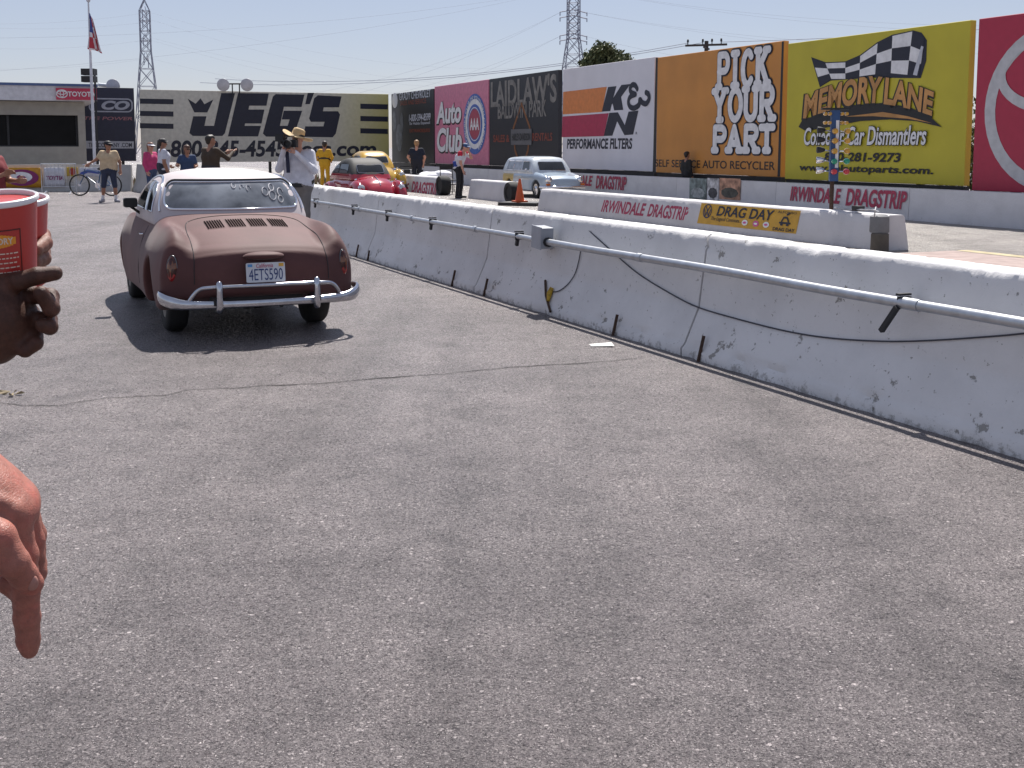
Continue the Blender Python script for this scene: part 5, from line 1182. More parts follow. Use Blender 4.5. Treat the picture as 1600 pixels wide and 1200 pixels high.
    if hat:
        kind, hm = hat; b = MB(); M4 = Matrix.Translation(hc + upv * .05) @ B_.to_4x4()
        if kind == 'cap':
            b.ball((0, 0, 0), (.099, .108, .085), 18, 0, M4); b2 = []
            for i in range(9):
                a = R(-75 + 150 * i / 8); b2 += [M4 @ Vector((math.sin(a) * .094, .03 + math.cos(a) * .07, .012)), M4 @ Vector((math.sin(a) * .085, .085 + math.cos(a) * .10, -.006)), M4 @ Vector((math.sin(a) * .085, .085 + math.cos(a) * .10, -.014)), M4 @ Vector((math.sin(a) * .094, .03 + math.cos(a) * .07, 0))]
            b.add(b2, [(i * 4 + j, i * 4 + 4 + j, i * 4 + 4 + (j + 1) % 4, i * 4 + (j + 1) % 4) for i in range(8) for j in range(4)])
            # skull shell only covers the top half
            o = b.build('cap', hm, t, 50)
        elif kind == 'visor':
            b.lathe([(.088, -.02), (.094, -.02), (.096, .03), (.086, .03)], 20, 0, M4); b2 = []
            for i in range(9):
                a = R(-75 + 150 * i / 8); b2 += [M4 @ Vector((math.sin(a) * .092, .03 + math.cos(a) * .07, .0)), M4 @ Vector((math.sin(a) * .085, .085 + math.cos(a) * .10, -.02))]
            b.add(b2, [(i * 2, i * 2 + 1, i * 2 + 3, i * 2 + 2) for i in range(8)]); b.build('visor', hm, t, 50)
        else:
            tilt = Matrix.Rotation(R(-18), 4, 'Y') @ Matrix.Rotation(R(12), 4, 'X'); M4 = M4 @ tilt
            prof = [(.235, .0), (.20, -.012), (.14, -.004), (.102, .01), (.095, .06), (.085, .105), (.05, .122), (.0, .112)]
            vs = []; n = 36
            for r, z in prof:
                for j in range(n):
                    a = 6.2832 * j / n; vs.append(M4 @ Vector((r * math.cos(a) * .98, r * math.sin(a) * 1.06, z + (.03 * math.cos(2 * a) * max(0, (r - .1) / .13)))))
            b.add(vs, [(i * n + j, i * n + (j + 1) % n, (i + 1) * n + (j + 1) % n, (i + 1) * n + j) for i in range(len(prof) - 1) for j in range(n)]); h_ = b.build('straw_hat', hm, t, 60)
            sd_ = h_.modifiers.new('thick', 'SOLIDIFY'); sd_.thickness = .006
            b = MB(); b.lathe([(.104, .012), (.105, .012), (.0985, .04), (.097, .04)], 30, 0, M4); b.build('hat_band', BLACK, h_, 60)
    if glasses:
        b = MB()
        for k in (-1, 1): b.ball(hc + look * .088 + rt * .034 * k + upv * .006, (.028, .014, .02), 10)
        b.tube([hc + rt * .085 + upv * .01, hc + rt * .06 + look * .09 + upv * .012, hc - rt * .06 + look * .09 + upv * .012, hc - rt * .085 + upv * .01], .006, 5); b.build('sunglasses', BLACK, t, True)
    if belt:
        b = MB(); zb, rx_, ry_ = belt[:3]
        b.lathe([(1, -.028), (1.03, -.028), (1.03, .028), (1, .028)], 28, 0, Matrix.Translation((pel.x, pel.y + .005, zb)) @ Matrix.Diagonal((rx_, ry_, 1, 1)) @ Matrix.Rotation(R(4), 4, 'X')); b.build('belt', BLACK, t, 40)
    return t
def stand(u, v_or_Y, foot=True):
    if foot: return gnd(u, v_or_Y)
    p = at(u, 229, v_or_Y); return Vector((p.x, p.y, 0))
CAPD = ('cap', M_of((.012, .013, .02), .7, 'cap_dark'))
# photographer in the straw hat
PX = stand(466, 18.0, False)
ph = person('man in straw hat and white shirt filming with a camera beside the barrier', PX, R(-4), 1.80, M_of((.62, .62, .68), .8, 'white_shirt'), M_of((.20, .185, .175), .85, 'khaki_trousers'), SKIN, None, None, ('straw', M_of((.48, .34, .18), .8, 'straw')), 'long',
            J=dict(elL=(-.28, -.10, 1.17), elR=(.27, -.11, 1.15), wrL=(-.15, -.26, 1.47), wrR=(.03, -.27, 1.42), gripL=(.6, -.4, .4), gripR=(-.6, -.3, .5), look=(-.3, -1, -.05), hed=(.0, -.02, 1.60)), vox=.011, girth=1.13, curl=.85, belt=(1.00, .232, .158))
cm = thing('video_camera', 'black video camera held up to his face by the man in the straw hat', 'camera', (PX.x, PX.y, 0), R(-4)); cm.scale = (1.80 / 1.75,) * 3
b = MB(); b.box((-.055, -.24, 1.555), (.20, .13, .11)); b.build('camera_body', BLACK, cm)
b = MB(); b.lathe([(.05, 0), (.055, .03), (.055, .10), (.062, .11), (.062, .16), (.045, .16), (.04, .12)], 22, 0, Matrix.Translation((-.06, -.28, 1.55)) @ Matrix.Rotation(R(90), 4, 'X')); b.build('lens', BLACK, cm, 40)
b = MB(); b.box((-.21, -.22, 1.64), (.12, .16, .11)); b.build('viewfinder', BLACK, cm)
b = MB(); b.tube([(-.21, -.22, 1.59), (-.16, -.22, 1.53)], .02, 8); b.tube([(-.12, -.24, 1.62), (-.10, -.24, 1.665), (.0, -.24, 1.665), (.02, -.24, 1.61)], .012, 8); b.build('handle', DARK, cm, True)
b = MB(); pts = [(-.12, -.21, 1.50), (-.125, -.175, 1.38), (-.12, -.165, 1.25), (-.115, -.165, 1.12)]
b.add([(x - .028, y, z) for x, y, z in pts] + [(x + .028, y - .004, z) for x, y, z in pts], [(i, i + 1, i + 5, i + 4) for i in range(3)]); st_ = b.build('strap', M_of((.015, .018, .05), .7, 'strap_navy'), cm); st_.modifiers.new('thick', 'SOLIDIFY').thickness = .006
# group at the left
p0 = stand(172, 316); bei = person('man in beige T-shirt, dark shorts and cap holding a bicycle', p0, R(8), 1.72, M_of((.55, .42, .27), .85, 'beige_tee'), M_of((.03, .04, .075), .85, 'navy_shorts'), TAN, M_of((.3, .3, .34), .7, 'grey_shoe'), (.03, .02, .015), CAPD, 'short', True,
    J=dict(look=(.9, -.5, 0), elL=(-.33, -.02, 1.22), wrL=(-.50, -.12, 1.10), elR=(.30, .06, 1.14), wrR=(.33, -.06, .90), hpL=(-.1, 0, .92), knL=(-.15, -.02, .5), anL=(-.20, .02, .09), toL=(-.24, -.14, .035), knR=(.15, -.02, .5), anR=(.17, .02, .09), toR=(.27, -.12, .035)), girth=1.2, sock=M_of((.65, .65, .68), .9, 'white_sock'), glasses=True)
p0 = stand(235, 33.0, False); person('woman in white visor and pink top beside the white polo shirt', p0, R(60), 1.68, M_of((.50, .05, .16), .85, 'pink_top'), M_of((.05, .08, .16), .85, 'blue_jeans'), SKIN, None, (.16, .06, .03), ('visor', M_of((.7, .7, .74), .7, 'visor_white')), 'long', J=dict(elR=(.25, .02, 1.14), wrR=(.18, -.15, 1.10), elL=(-.25, .02, 1.12)), longhair=True, glasses=True)
p0 = stand(232, 32.7, False)
p0 = stand(254, 31.5, False); person('man in white polo shirt and dark cap seen from behind', p0, R(120), 1.78, M_of((.60, .61, .68), .85, 'white_polo'), M_of((.025, .03, .05), .85, 'dark_jeans'), TAN, None, (.02, .015, .012), CAPD, 'short', J=dict(look=(-.3, -1, 0), che=(0, -.03, 1.27), wrR=(.16, -.18, 1.02), elR=(.25, .03, 1.14)), girth=1.12)
p0 = stand(292, 31.0, False); person('woman in dark blue T-shirt and sunglasses, left of the brown-jacketed man', p0, R(20), 1.60, M_of((.035, .06, .13), .85, 'blue_tee'), M_of((.05, .05, .055), .85, 'grey_trousers'), TAN, None, (.09, .04, .025), None, 'short', J=dict(look=(.5, -.8, 0), elR=(.26, .0, 1.14), wrR=(.2, -.2, 1.12), elL=(-.30, -.02, 1.16), wrL=(-.3, -.22, 1.16)), longhair=True, glasses=True)
p0 = stand(329, 27.0, False); person('man in dark brown jacket raising both hands in front of him', p0, R(150), 1.83, M_of((.05, .032, .02), .8, 'brown_jacket'), M_of((.03, .03, .035), .85, 'black_trousers'), TAN, None, (.015, .012, .01), None, 'long', J=dict(look=(-.5, -1, 0), elL=(-.30, -.22, 1.22), wrL=(-.22, -.46, 1.36), elR=(.24, -.20, 1.20), wrR=(.0, -.46, 1.34)), girth=1.1, curl=.2)
# track side
YS = M_of((.62, .33, .015), .75, 'yellow_suit')
p0 = stand(507, 41.0, False); person('person in yellow racing suit standing behind the red car', p0, R(170), 1.76, YS, YS, TAN, None, (.03, .022, .018), None, 'long', J=dict(elL=(-.30, .05, 1.16), wrL=(-.20, -.12, 1.05), elR=(.33, .05, 1.16), wrR=(.22, -.12, 1.03), look=(.3, -1, 0)), vox=.02, belt=(1.08, .215, .135))
p0 = stand(651, 42.0, False); person('sandy-haired man in dark navy T-shirt standing behind the centre wall', p0, R(175), 1.80, M_of((.012, .016, .032), .85, 'navy_tee'), M_of((.015, .017, .03), .85, 'navy_trousers'), SKIN, None, (.35, .2, .1), None, 'short', J=dict(elR=(.30, .08, 1.15), wrR=(.22, -.02, .98), elL=(-.30, .05, 1.14)), vox=.02, girth=1.08)
p0 = stand(718, 309.5); cw = person('crewman in white, red and blue shirt and blue cap leaning forward', p0, R(65), 1.72, M_of((.6, .6, .66), .85, 'crew_white'), M_of((.015, .015, .02), .85, 'black_trousers2'), SKIN, None, (.05, .02, .015), ('cap', M_of((.03, .08, .2), .7, 'cap_blue')), 'short',
    J=dict(pel=(0, .06, .95), che=(0, -.04, 1.25), nek=(0, -.14, 1.43), hed=(0, -.21, 1.54), shL=(-.18, -.12, 1.37), shR=(.18, -.12, 1.37), elL=(-.22, -.16, 1.10), wrL=(-.18, -.22, .86), elR=(.23, -.30, 1.24), wrR=(.10, -.28, 1.45), look=(0, -1, -.15)), vox=.018)
b = MB()
for sx in (-1, 1): b.ball((sx * .185, -.125, 1.36), (.083, .088, .10), 14)
b.build('shoulder_panel', M_of((.5, .02, .05), .85, 'crew_red'), cw, True)
b = MB(); b.lathe([(1, -.09), (1.04, -.08), (1.0, .07), (.93, .08)], 24, 0, Matrix.Translation((0, .05, 1.06)) @ Matrix.Diagonal((.208, .142, 1, 1))); b.build('shirt_hem', M_of((.03, .06, .28), .85, 'crew_blue'), cw, 50)
p0 = stand(1073, 229, True) if False else sd(hit(1073, 260, N2, 18.1).dot(D2), 18.1); person('person in dark clothes standing behind the far wall below the orange billboard', p0, A0 + math.pi / 2 + R(10), 1.42, M_of((.02, .02, .02), .85, 'shade_jacket'), M_of((.02, .02, .025), .85, 'shade_trousers'), TAN, None, (.015, .012, .01), None, 'long', vox=.02)
p0 = stand(-16, 16.5, False); person('man in dark cap and red patterned shirt cut by the left edge, hands raised', p0, R(70), 1.70, M_of((.20, .03, .035), .85, 'red_shirt'), M_of((.14, .12, .10), .85, 'tan_shorts'), TAN, None, (.015, .012, .01), CAPD, 'short', True, J=dict(elL=(-.20, -.16, 1.12), wrL=(-.1, -.34, 1.20), elR=(.25, -.10, 1.10), wrR=(.14, -.36, 1.10), look=(-.4, -1, 0)), vox=.012, girth=1.1)

# ================================================================== THE TWO NEAR PEOPLE (arms reach into the frame at the left)
def arm_person(label, base, face, H, top, legs, skin, J, hand_prims, side, mats_hand):
    return None
DSK = skin_mat('dark_skin', (.075, .030, .019), (.11, .045, .03)); PSK = skin_mat('pink_skin', (.35, .135, .10), (.40, .125, .095)); NAIL = mat('nail', (.36, .17, .135), .35)
PALM = mat('dark_palm_skin', (.24, .10, .07), .45, 0, .2, 45, .2, 260)
def px(u, v, Y): return at(u, v, Y)
# hand round the cup: everything placed at about 1.45 m from the camera
YC = 1.45; hp = []
def seg(*pts, k=.006, mi=0):
    for (a, ra), (b_, rb) in zip(pts, pts[1:]):                    # each phalanx is waisted between its knuckles
        a, b_ = Vector(a), Vector(b_); m1, rm = a.lerp(b_, .5), (ra + rb) * .5 * .925
        hp.append((tuple(a), tuple(m1), ra, rm, mi, k)); hp.append((tuple(m1), tuple(b_), rm, rb * 1.02, mi, k))
def w(u, v, dy=0.0): return px(u, v, YC + dy)
wrist = w(-62, 520, -.03); elbow = w(-170, 640, .12)
seg((elbow, .045), (w(-110, 570, .03), .038), (wrist, .031), k=.02)
for q, (du, dv, dd) in enumerate(((-8, 440, .015), (-8, 472, .010), (-8, 502, .005), (-12, 530, 0))):
    seg((wrist, .024), (w(du, dv + 2, -.018 + dd), .0165), k=.018)
seg((w(-8, 446, .0), .017), (w(28, 440, -.012), .0118), (w(58, 431, -.008), .0108), (w(86, 427, .0), .0092), k=.004)            # index, nearly straight
seg((w(-4, 474, .0), .016), (w(46, 460, .012), .0115), (w(78, 464, .004), .0110), (w(80, 482, -.016), .0102), (w(64, 458, -.028), .0090), k=.0035)   # middle
seg((w(-4, 500, -.002), .016), (w(44, 498, .010), .0110), (w(76, 500, .0), .0103), (w(78, 511, -.016), .0095), (w(66, 508, -.024), .0086), k=.0035)   # ring
seg((w(-8, 528, -.004), .0155), (w(36, 524, .004), .0108), (w(54, 526, -.004), .0100), (w(55, 536, -.014), .0094), (w(40, 548, -.02), .0088), k=.0035)   # little
seg((w(-40, 470, -.03), .020), (w(-44, 430, -.03), .0145), (w(-58, 405, -.02), .0120), (w(-62, 385, .0), .0098), k=.008)             # thumb on the far side of the cup
seg((w(-20, 470, -.012), .026), (w(6, 500, -.012), .024), (w(-4, 540, -.012), .022), k=.02)
seg((w(12, 478, .004), .019), (w(44, 490, .014), .014), k=.006)
V, Q, lab = blob(hp, .0021); C = V[Q].mean(1)
bx = at(-235, 300, 1.75); hold = thing('person', 'person with dark-skinned hand gripping a red cup at the left edge', 'person', (0, 0, 0))
# clothing and body outside the frame: one continuous skin joined to the forearm
def bystander(root, base, face, sh_world, el_world, skin_m, top_m, leg_m, H=1.75, skip='R'):
    s = H / 1.75; Mw = Matrix.Translation(base) @ Matrix.Rotation(face, 4, 'Z') @ Matrix.Scale(s, 4)
    g_ = lambda x, y, z: Mw @ Vector((x, y, z)); pr = []; k = 1 if skip == 'R' else -1
    for q in (-1, 1):
        pr += [(g_(.075 * q, 0, .96), g_(.085 * q, .01, 1.27), .12, .12, 0, .08), (g_(.08 * q, .01, 1.27), g_(.1 * q, .02, 1.39), .11, .075, 0, .08), (g_(.07 * q, 0, .94), g_(.08 * q, .02, 1.02), .118, .115, 1, .07)]
        pr += [(g_(.09 * q, 0, .92), g_(.105 * q, -.02, .5), .092, .064, 1, .05), (g_(.105 * q, -.02, .5), g_(.11 * q, .03, .11), .064, .056, 1, .03), (g_(.11 * q, .05, .05), g_(.13 * q, -.14, .04), .046, .042, 3, .02)]
    sh2 = g_(-.19 * k, .015, 1.40); pr += [(sh2, g_(-.24 * k, .03, 1.13), .062, .05, 0, .045), (g_(-.24 * k, .03, 1.13), g_(-.23 * k, -.05, .9), .042, .03, 2, .02)]
    pr += limb_hand(g_(-.23 * k, -.05, .9), g_(-.24 * k, .03, 1.13), 2, k)
    sh1 = g_(.19 * k, .015, 1.40); pr += [(sh1, sh1.lerp(el_world, .6), .062, .055, 0, .045), (sh1.lerp(el_world, .6), el_world, .047, .046, 2, .02)]
    pr += [(g_(0, .02, 1.43), g_(0, 0, 1.53), .058, .052, 2, .03), (g_(0, -.015, 1.56), g_(0, -.005, 1.65), .068, .082, 2, .03), (g_(0, .02, 1.65), g_(0, .03, 1.66), .085, .08, 2, .03), (g_(0, -.09, 1.61), g_(0, -.11, 1.58), .012, .016, 2, .012), (g_(0, -.06, 1.535), g_(0, -.03, 1.54), .028, .045, 2, .03)]
    pr = [(tuple(a), tuple(b_), ra, rb, m_, kk) for a, b_, ra, rb, m_, kk in pr]
    V, Q, lab = blob(pr, .02); V[:, 2] = np.maximum(V[:, 2], .002); return V, Q, lab
def joined(name, parts, mats, root):
    Vs, Qs, Ls, o = [], [], [], 0
    for V, Q, l in parts: Vs.append(V); Qs.append(Q + o); Ls.append(l); o += len(V)
    return net_object(name, np.concatenate(Vs), np.concatenate(Qs), mats, root, np.concatenate(Ls))
base1 = Vector((-1.22, 1.78, 0))
Bv = bystander(hold, base1, R(-75), None, Vector(elbow), DSK, None, None, 1.78, 'L')
joined('body', [(V, Q, lab * 0 + 2), Bv], [M_of((.10, .11, .13), .85, 'grey_tee'), M_of((.03, .035, .06), .85, 'dark_denim'), DSK, BLACK], hold)
b = MB(); c1 = Matrix.Translation(base1) @ Matrix.Rotation(R(-75), 4, 'Z'); b.ball(c1 @ Vector((0, .02, 1.72)), (.09, .095, .075), 16); b.build('hair', M_of((.012, .01, .009), .8, 'hair_black'), hold, True)
# cups
CUPR = mat('cup_red', (.46, .035, .028), .35, 0, .05, 3, coat=.3); CUPW = mat('cup_rim', (.75, .74, .76), .4); CUPI = mat('cup_inside', (.70, .60, .60), .6); CUPD = mat('cup_print', (.05, .012, .012), .4); CUPY = mat('cup_flame', (.75, .30, .03), .4); CUPT = mat('cup_text', (.70, .62, .52), .4)
def cup(label, top_c, r, h_, tilt):
    t = thing('drink_cup', label, 'cup', top_c); t.rotation_euler = tilt; b = MB()
    b.lathe([(r * .74, -h_), (r * .74, -h_), (r, -.006)], 48); o = b.build('cup_wall', CUPR, t, 50)
    b = MB(); b.lathe([(r * .96, -.008), (r * .70, -h_ + .01), (.001, -h_ + .01)], 48); b.build('inside', CUPI, t, 50)
    b = MB(); vs = []; n = 48
    for i in range(n):
        a = 6.2832 * i / n
        for j in range(8): q = 6.2832 * j / 8; rr = r * 1.0 + .0028 * math.cos(q); vs.append((rr * math.cos(a), rr * math.sin(a), -.003 + .0042 * math.sin(q)))
    b.add(vs, [(i * 8 + j, ((i + 1) % n) * 8 + j, ((i + 1) % n) * 8 + (j + 1) % 8, i * 8 + (j + 1) % 8) for i in range(n) for j in range(8)]); b.build('rim', CUPW, t, True)
    return t
rC = .047
c0 = px(-5, 307, YC + .01); cp = cup('red printed paper cup with white rim held nearest at the left edge', c0, rC, .125, (R(9), 0, R(0)))
def cup_pt(a, z, off=.0006, h_=.125):
    r = rC * (1 + (.26 * (z + .006) / (h_ - .006))) + off; return (r * math.sin(a), -r * math.cos(a), z)
def wrapped(parts_poly, m, off, name):
    b = MB()
    for a0, a1, z0, z1 in parts_poly:
        k = max(2, int(abs(a1 - a0) / .08)); vs = []
        for i in range(k + 1):
            a = a0 + (a1 - a0) * i / k; vs += [cup_pt(a, z0, off), cup_pt(a, z1, off)]
        b.add(vs, [(2 * i, 2 * i + 2, 2 * i + 3, 2 * i + 1) for i in range(k)])
    return b.build(name, m, cp, True)
wrapped([(-1.3, .95, -.0365, -.035), (.93, .96, -.11, -.035)], CUPD, .0005, 'print_frame')
fl_ = []
for i in range(20):
    a = -.9 + 1.7 * i / 20; hh_ = .0095 * math.sqrt(max(0, 1 - ((a + .05) / .88) ** 2)); fl_.append((a, a + .085, -.0495 - hh_, -.0495 + hh_))
wrapped(fl_, CUPY, .0007, 'print_flame')
Vt, Ft = raw_text('STORY', .02, 0); mx, Mx = min(v[0] for v in Vt), max(v[0] for v in Vt); my, My = min(v[1] for v in Vt), max(v[1] for v in Vt)
b = MB(); b.add([cup_pt(.06 + .66 * (x - mx) / (Mx - mx), -.0535 + .0085 * (y - my) / (My - my), .0011) for x, y in Vt], Ft); b.build('lettering', CUPT, cp)
tl_ = []
for k in range(5):
    a = -.6
    while a < .82:
        L_ = .05 + .12 * random.random(); tl_.append((a, min(a + L_, .86), -.0665 - .0062 * k, -.0650 - .0062 * k)); a += L_ + .035
wrapped(tl_, CUPT, .0007, 'small_print')
YD = 1.56; cup('second red cup with white rim directly behind the nearest one', px(10, 311, YD), .052, .12, (R(8), R(0), 0))
# fingers of the other hand round the second cup
hp = []
def w2(u, v, dy=0.0): return px(u, v, YD + dy)
other = w2(-20, 430, .06)
seg((w2(-60, 470, .06), .034), (w2(-15, 415, .05), .026), k=.02)
seg((w2(-10, 400, .05), .016), (w2(40, 372, .05), .0115), (w2(66, 368, .03), .0108), (w2(70, 380, .0), .0098), (w2(56, 390, -.03), .009), k=.0035)
seg((w2(-10, 410, .05), .016), (w2(40, 396, .05), .0112), (w2(66, 393, .03), .0104), (w2(68, 404, .0), .0095), (w2(54, 409, -.028), .0085), k=.0035)
seg((w2(-12, 424, .05), .016), (w2(36, 417, .05), .0108), (w2(58, 415, .03), .010), (w2(58, 424, .0), .0092), (w2(46, 426, -.024), .0082), k=.0035)
seg((w2(-14, 438, .05), .016), (w2(30, 437, .05), .0104), (w2(46, 437, .03), .0094), (w2(46, 444, .005), .0085), (w2(36, 446, -.02), .0078), k=.0035)
seg((w2(-16, 410, .04), .018), (w2(-26, 386, -.0), .013), (w2(-22, 372, -.03), .0105), k=.0035)
seg((w2(-60, 470, .06), .034), (w2(-150, 560, .12), .036), (w2(-230, 640, .16), .043), k=.02)
V, Q, lab = blob(hp, .0026)
hold2 = thing('person', 'person whose brown fingers hold the second red cup behind the nearest cup', 'person', (0, 0, 0))
base2 = Vector((-1.25, 2.28, 0)); Bv = bystander(hold2, base2, R(-40), None, w2(-230, 640, .16), DSK, None, None, 1.72, 'L')
joined('body', [(V, Q, lab * 0 + 2), Bv], [M_of((.25, .26, .28), .85, 'pale_tee'), M_of((.04, .04, .045), .85, 'black_jeans'), skin_mat('brown_skin', (.20, .095, .065), (.26, .11, .08)), BLACK], hold2)
c1 = Matrix.Translation(base2) @ Matrix.Rotation(R(-40), 4, 'Z'); b = MB(); b.ball(c1 @ Vector((0, .02, 1.66)), (.09, .095, .075), 16); b.build('hair', M_of((.012, .01, .009), .8, 'hair_black'), hold2, True)
# pointing hand, about 0.85 m from the camera
YP = .86; hp = []
def w3(u, v, dy=0.0): return px(u, v, YP + dy)
wr3 = w3(-62, 742, .00); el3 = w3(-330, 560, .02)
seg((el3, .040), (w3(-160, 690, .01), .034), (wr3, .027), k=.02)
for (u, v, dd, r) in ((14, 806, -.018, .0165), (26, 790, .0, .0165), (27, 782, .018, .0155), (20, 778, .034, .014)): seg((w3(-58, 742 + dd * 100, dd * .5), .022), (w3(u, v, dd), r), k=.014)
seg((w3(-45, 790, -.02), .02), (w3(0, 860, -.022), .019), k=.014)
seg((w3(14, 808, -.018), .0150), (w3(34, 868, -.014), .0116), (w3(40, 925, -.006), .0102), (w3(42, 965, .0), .0097), (w3(44, 1000, .005), .0086), (w3(46, 1016, .008), .0064), k=.0035)  # index pointing down
seg((w3(27, 792, .0), .0145), (w3(48, 845, .008), .0100), (w3(53, 895, .01), .0092), (w3(36, 926, .004), .0088), (w3(12, 912, -.006), .008), k=.003)   # middle, curled in
seg((w3(28, 784, .018), .0135), (w3(52, 836, .028), .0095), (w3(54, 884, .03), .0088), (w3(34, 915, .02), .0082), (w3(10, 902, .008), .0075), k=.003)
seg((w3(20, 780, .034), .0125), (w3(46, 825, .044), .0085), (w3(48, 866, .044), .008), (w3(30, 890, .034), .0075), k=.003)
seg((w3(-42, 815, -.03), .020), (w3(-4, 842, -.043), .0135), (w3(22, 880, -.042), .0112), (w3(36, 898, -.036), .0100), (w3(49, 912, -.030), .0088), k=.0025)   # thumb across
for (u, v, dd) in ((16, 800, -.024), (28, 784, -.004), (28, 776, .016)): seg((w3(-52, 738, dd), .0085), (w3(u - 18, v - 12, dd - .004), .0075), (w3(u, v, dd), .0095), k=.0035)
V, Q, lab = blob(hp, .0016)
pt_ = thing('person', 'person with pale bare hand pointing down at the lower left edge', 'person', (0, 0, 0))
base3 = Vector((-.98, .62, 0)); Bv = bystander(pt_, base3, R(-90), None, el3, PSK, None, None, 1.76, 'L')
joined('body', [(V, Q, lab * 0 + 2), Bv], [M_of((.16, .2, .3), .85, 'blue_shirt'), M_of((.12, .1, .08), .85, 'brown_trousers'), PSK, BLACK], pt_)
c1 = Matrix.Translation(base3) @ Matrix.Rotation(R(-90), 4, 'Z'); b = MB(); b.ball(c1 @ Vector((0, .02, 1.70)), (.09, .095, .075), 16); b.build('hair', M_of((.09, .05, .03), .7, 'hair_brown'), pt_, True)
nl = MB(); na, nb = w3(46, 905, -.042), w3(53, 915, -.036); nl.ball((na + nb) / 2, (.0050, .0032, .0062), 14); nl.build('thumb_nail', NAIL, pt_, True)

# ================================================================== BACK WALL, BANNERS, BICYCLE, TRACKSIDE BITS
BKW = painted_concrete('back_wall_grey', (.42, .41, .40), .6, .8)
pL = gnd(-260, 301); pR = gnd(204, 299); Lw = (pR - pL).length; rotw = math.atan2(pR.y - pL.y, pR.x - pL.x)
def seg_wall(label, a, b_, H, name='concrete_barrier'):
    L_ = (b_ - a).length; rz = math.atan2(b_.y - a.y, b_.x - a.x); k = max(2, int(L_ / .15)); pr = profile_pts([(0, 0), (.02, .1), (.13, .35), (.2, H), (.38, H), (.5, .1), (.5, 0)], .15); n = len(pr); m_ = MB(); vs = []
    for i in range(k + 1):
        for y, z in pr: vs.append((L_ * i / k, y + .006 * noise.noise(Vector((i * .4, y * 9, z * 5))), z + .008 * noise.noise(Vector((i * .3, y, 7))) * (z > .2)))
    m_.add(vs, [(i * n + j, (i + 1) * n + j, (i + 1) * n + j + 1, i * n + j + 1) for i in range(k) for j in range(n - 1)] + [tuple(range(n)), tuple(k * n + j for j in range(n))[::-1]])
    o = m_.build(name, BKW, None, 50); o.location = a; o.rotation_euler = (0, 0, rz); return tag(o, label, 'barrier', 'grey barriers at the back of the lane')
HW = .93
s1 = seg_wall('grey concrete barrier behind the man with the bicycle, hung with banners', pL, pR, HW)
a2 = gnd(206, 298.5); b2 = gnd(246, 306); seg_wall('grey dirty concrete barrier angled toward the maroon coupe', a2, b2, .95)
NW = Vector((-math.sin(rotw), math.cos(rotw), 0)); DW = pL.dot(NW) 
xd_ = Vector((math.cos(rotw), math.sin(rotw), 0))
def PW(u, v):
    p = hit(u, v, NW, DW) - pL; return p.dot(xd_), p.z
def banner(label, u0, u1, v0, v1, m_):
    x0, z1 = PW(u0, v0); x1, z0 = PW(u1, v1); t = thing('banner', label, 'banner', pL + xd_ * x0, rotw); mb = MB(); vs = []
    for i in range(13):
        for j in range(5): vs.append(((x1 - x0) * i / 12, -.03 - .02 * noise.noise(Vector((i * .7, j * .5, u0))), z0 + (z1 - z0) * j / 4))
    mb.add(vs, [(i * 5 + j, i * 5 + 5 + j, i * 5 + 6 + j, i * 5 + 1 + j) for i in range(12) for j in range(4)]); o = mb.build('cloth', m_, t, True); o.modifiers.new('thick', 'SOLIDIFY').thickness = .006
    return t, x1 - x0, z0, z1
t, L_, z0, z1 = banner('orange banner with a purple oval on the back barrier', 0, 67, 262, 293, M_of((.55, .26, .02), .6, 'banner_orange')); zc2 = (z0 + z1) / 2; PUR = M_of((.22, .02, .12), .6, 'banner_purple')
disc(t, L_ * .52, zc2, L_ * .40, (z1 - z0) * .41, PUR, -.06, 'oval'); disc(t, L_ * .5, zc2 + .02, L_ * .27, (z1 - z0) * .26, WPR, -.066, 'oval_centre'); strokes(t, [[(L_ * .42, zc2 + .02), (L_ * .47, zc2 + .06), (L_ * .52, zc2)], [(L_ * .55, zc2 + .04), (L_ * .6, zc2 + .0)]], PUR, -.074, .03, 'lettering')
t, L_, z0, z1 = banner('white banner with purple lettering beside the orange one', 69, 102, 262, 292, M_of((.55, .55, .60), .6, 'banner_white'))
text(t, 'TOYTIA', L_ * .1, z0 + (z1 - z0) * .58, L_ * .95, z0 + (z1 - z0) * .36, PUR, y=-.06, bold=.03, shear=.2)
t, L_, z0, z1 = banner('yellow and red banner behind the bicycle wheel', 104, 122, 261, 275, M_of((.5, .32, .04), .6, 'banner_yellow2')); disc(t, L_ * .55, (z0 + z1) / 2, L_ * .3, .12, M_of((.35, .04, .02), .6, 'banner_red'), -.06, 'emblem')
t, L_, z0, z1 = banner('white and blue banner between the bicycle and the standing man', 124, 158, 262, 276, M_of((.55, .55, .60), .6, 'banner_white')); strokes(t, [[(L_ * .1, z0 + .1), (L_ * .4, z0 + .2), (L_ * .9, z0 + .15)]], M_of((.05, .08, .35), .6, 'banner_blue'), -.06, .05, 'stripe')
# crowd rail
cr0 = gnd(66, 304); rail = thing('crowd_rail', 'low steel crowd rail standing in front of the banners', 'barrier', cr0, rotw); b = MB(); rl = (gnd(118, 304) - cr0).length
b.tube([(0, 0, .0), (0, 0, 1.0), (rl, 0, 1.0), (rl, 0, .0)], .02, 8); b.tube([(0, 0, .25), (rl, 0, .25)], .014, 6)
b.build('frame', GALV, rail, True)
for i in range(9):
    b = MB(); b.tube([(rl * (i + .5) / 9, 0, .25), (rl * (i + .5) / 9, 0, 1.0)], .008, 5); b.build('bar', GALV, rail)
for x in (.12 * rl, .85 * rl):
    b = MB(); b.tube([(x, -.28, .0), (x, -.05, .1), (x, .05, .1), (x, .28, .0)], .018, 6); b.build('leg', GALV, rail)
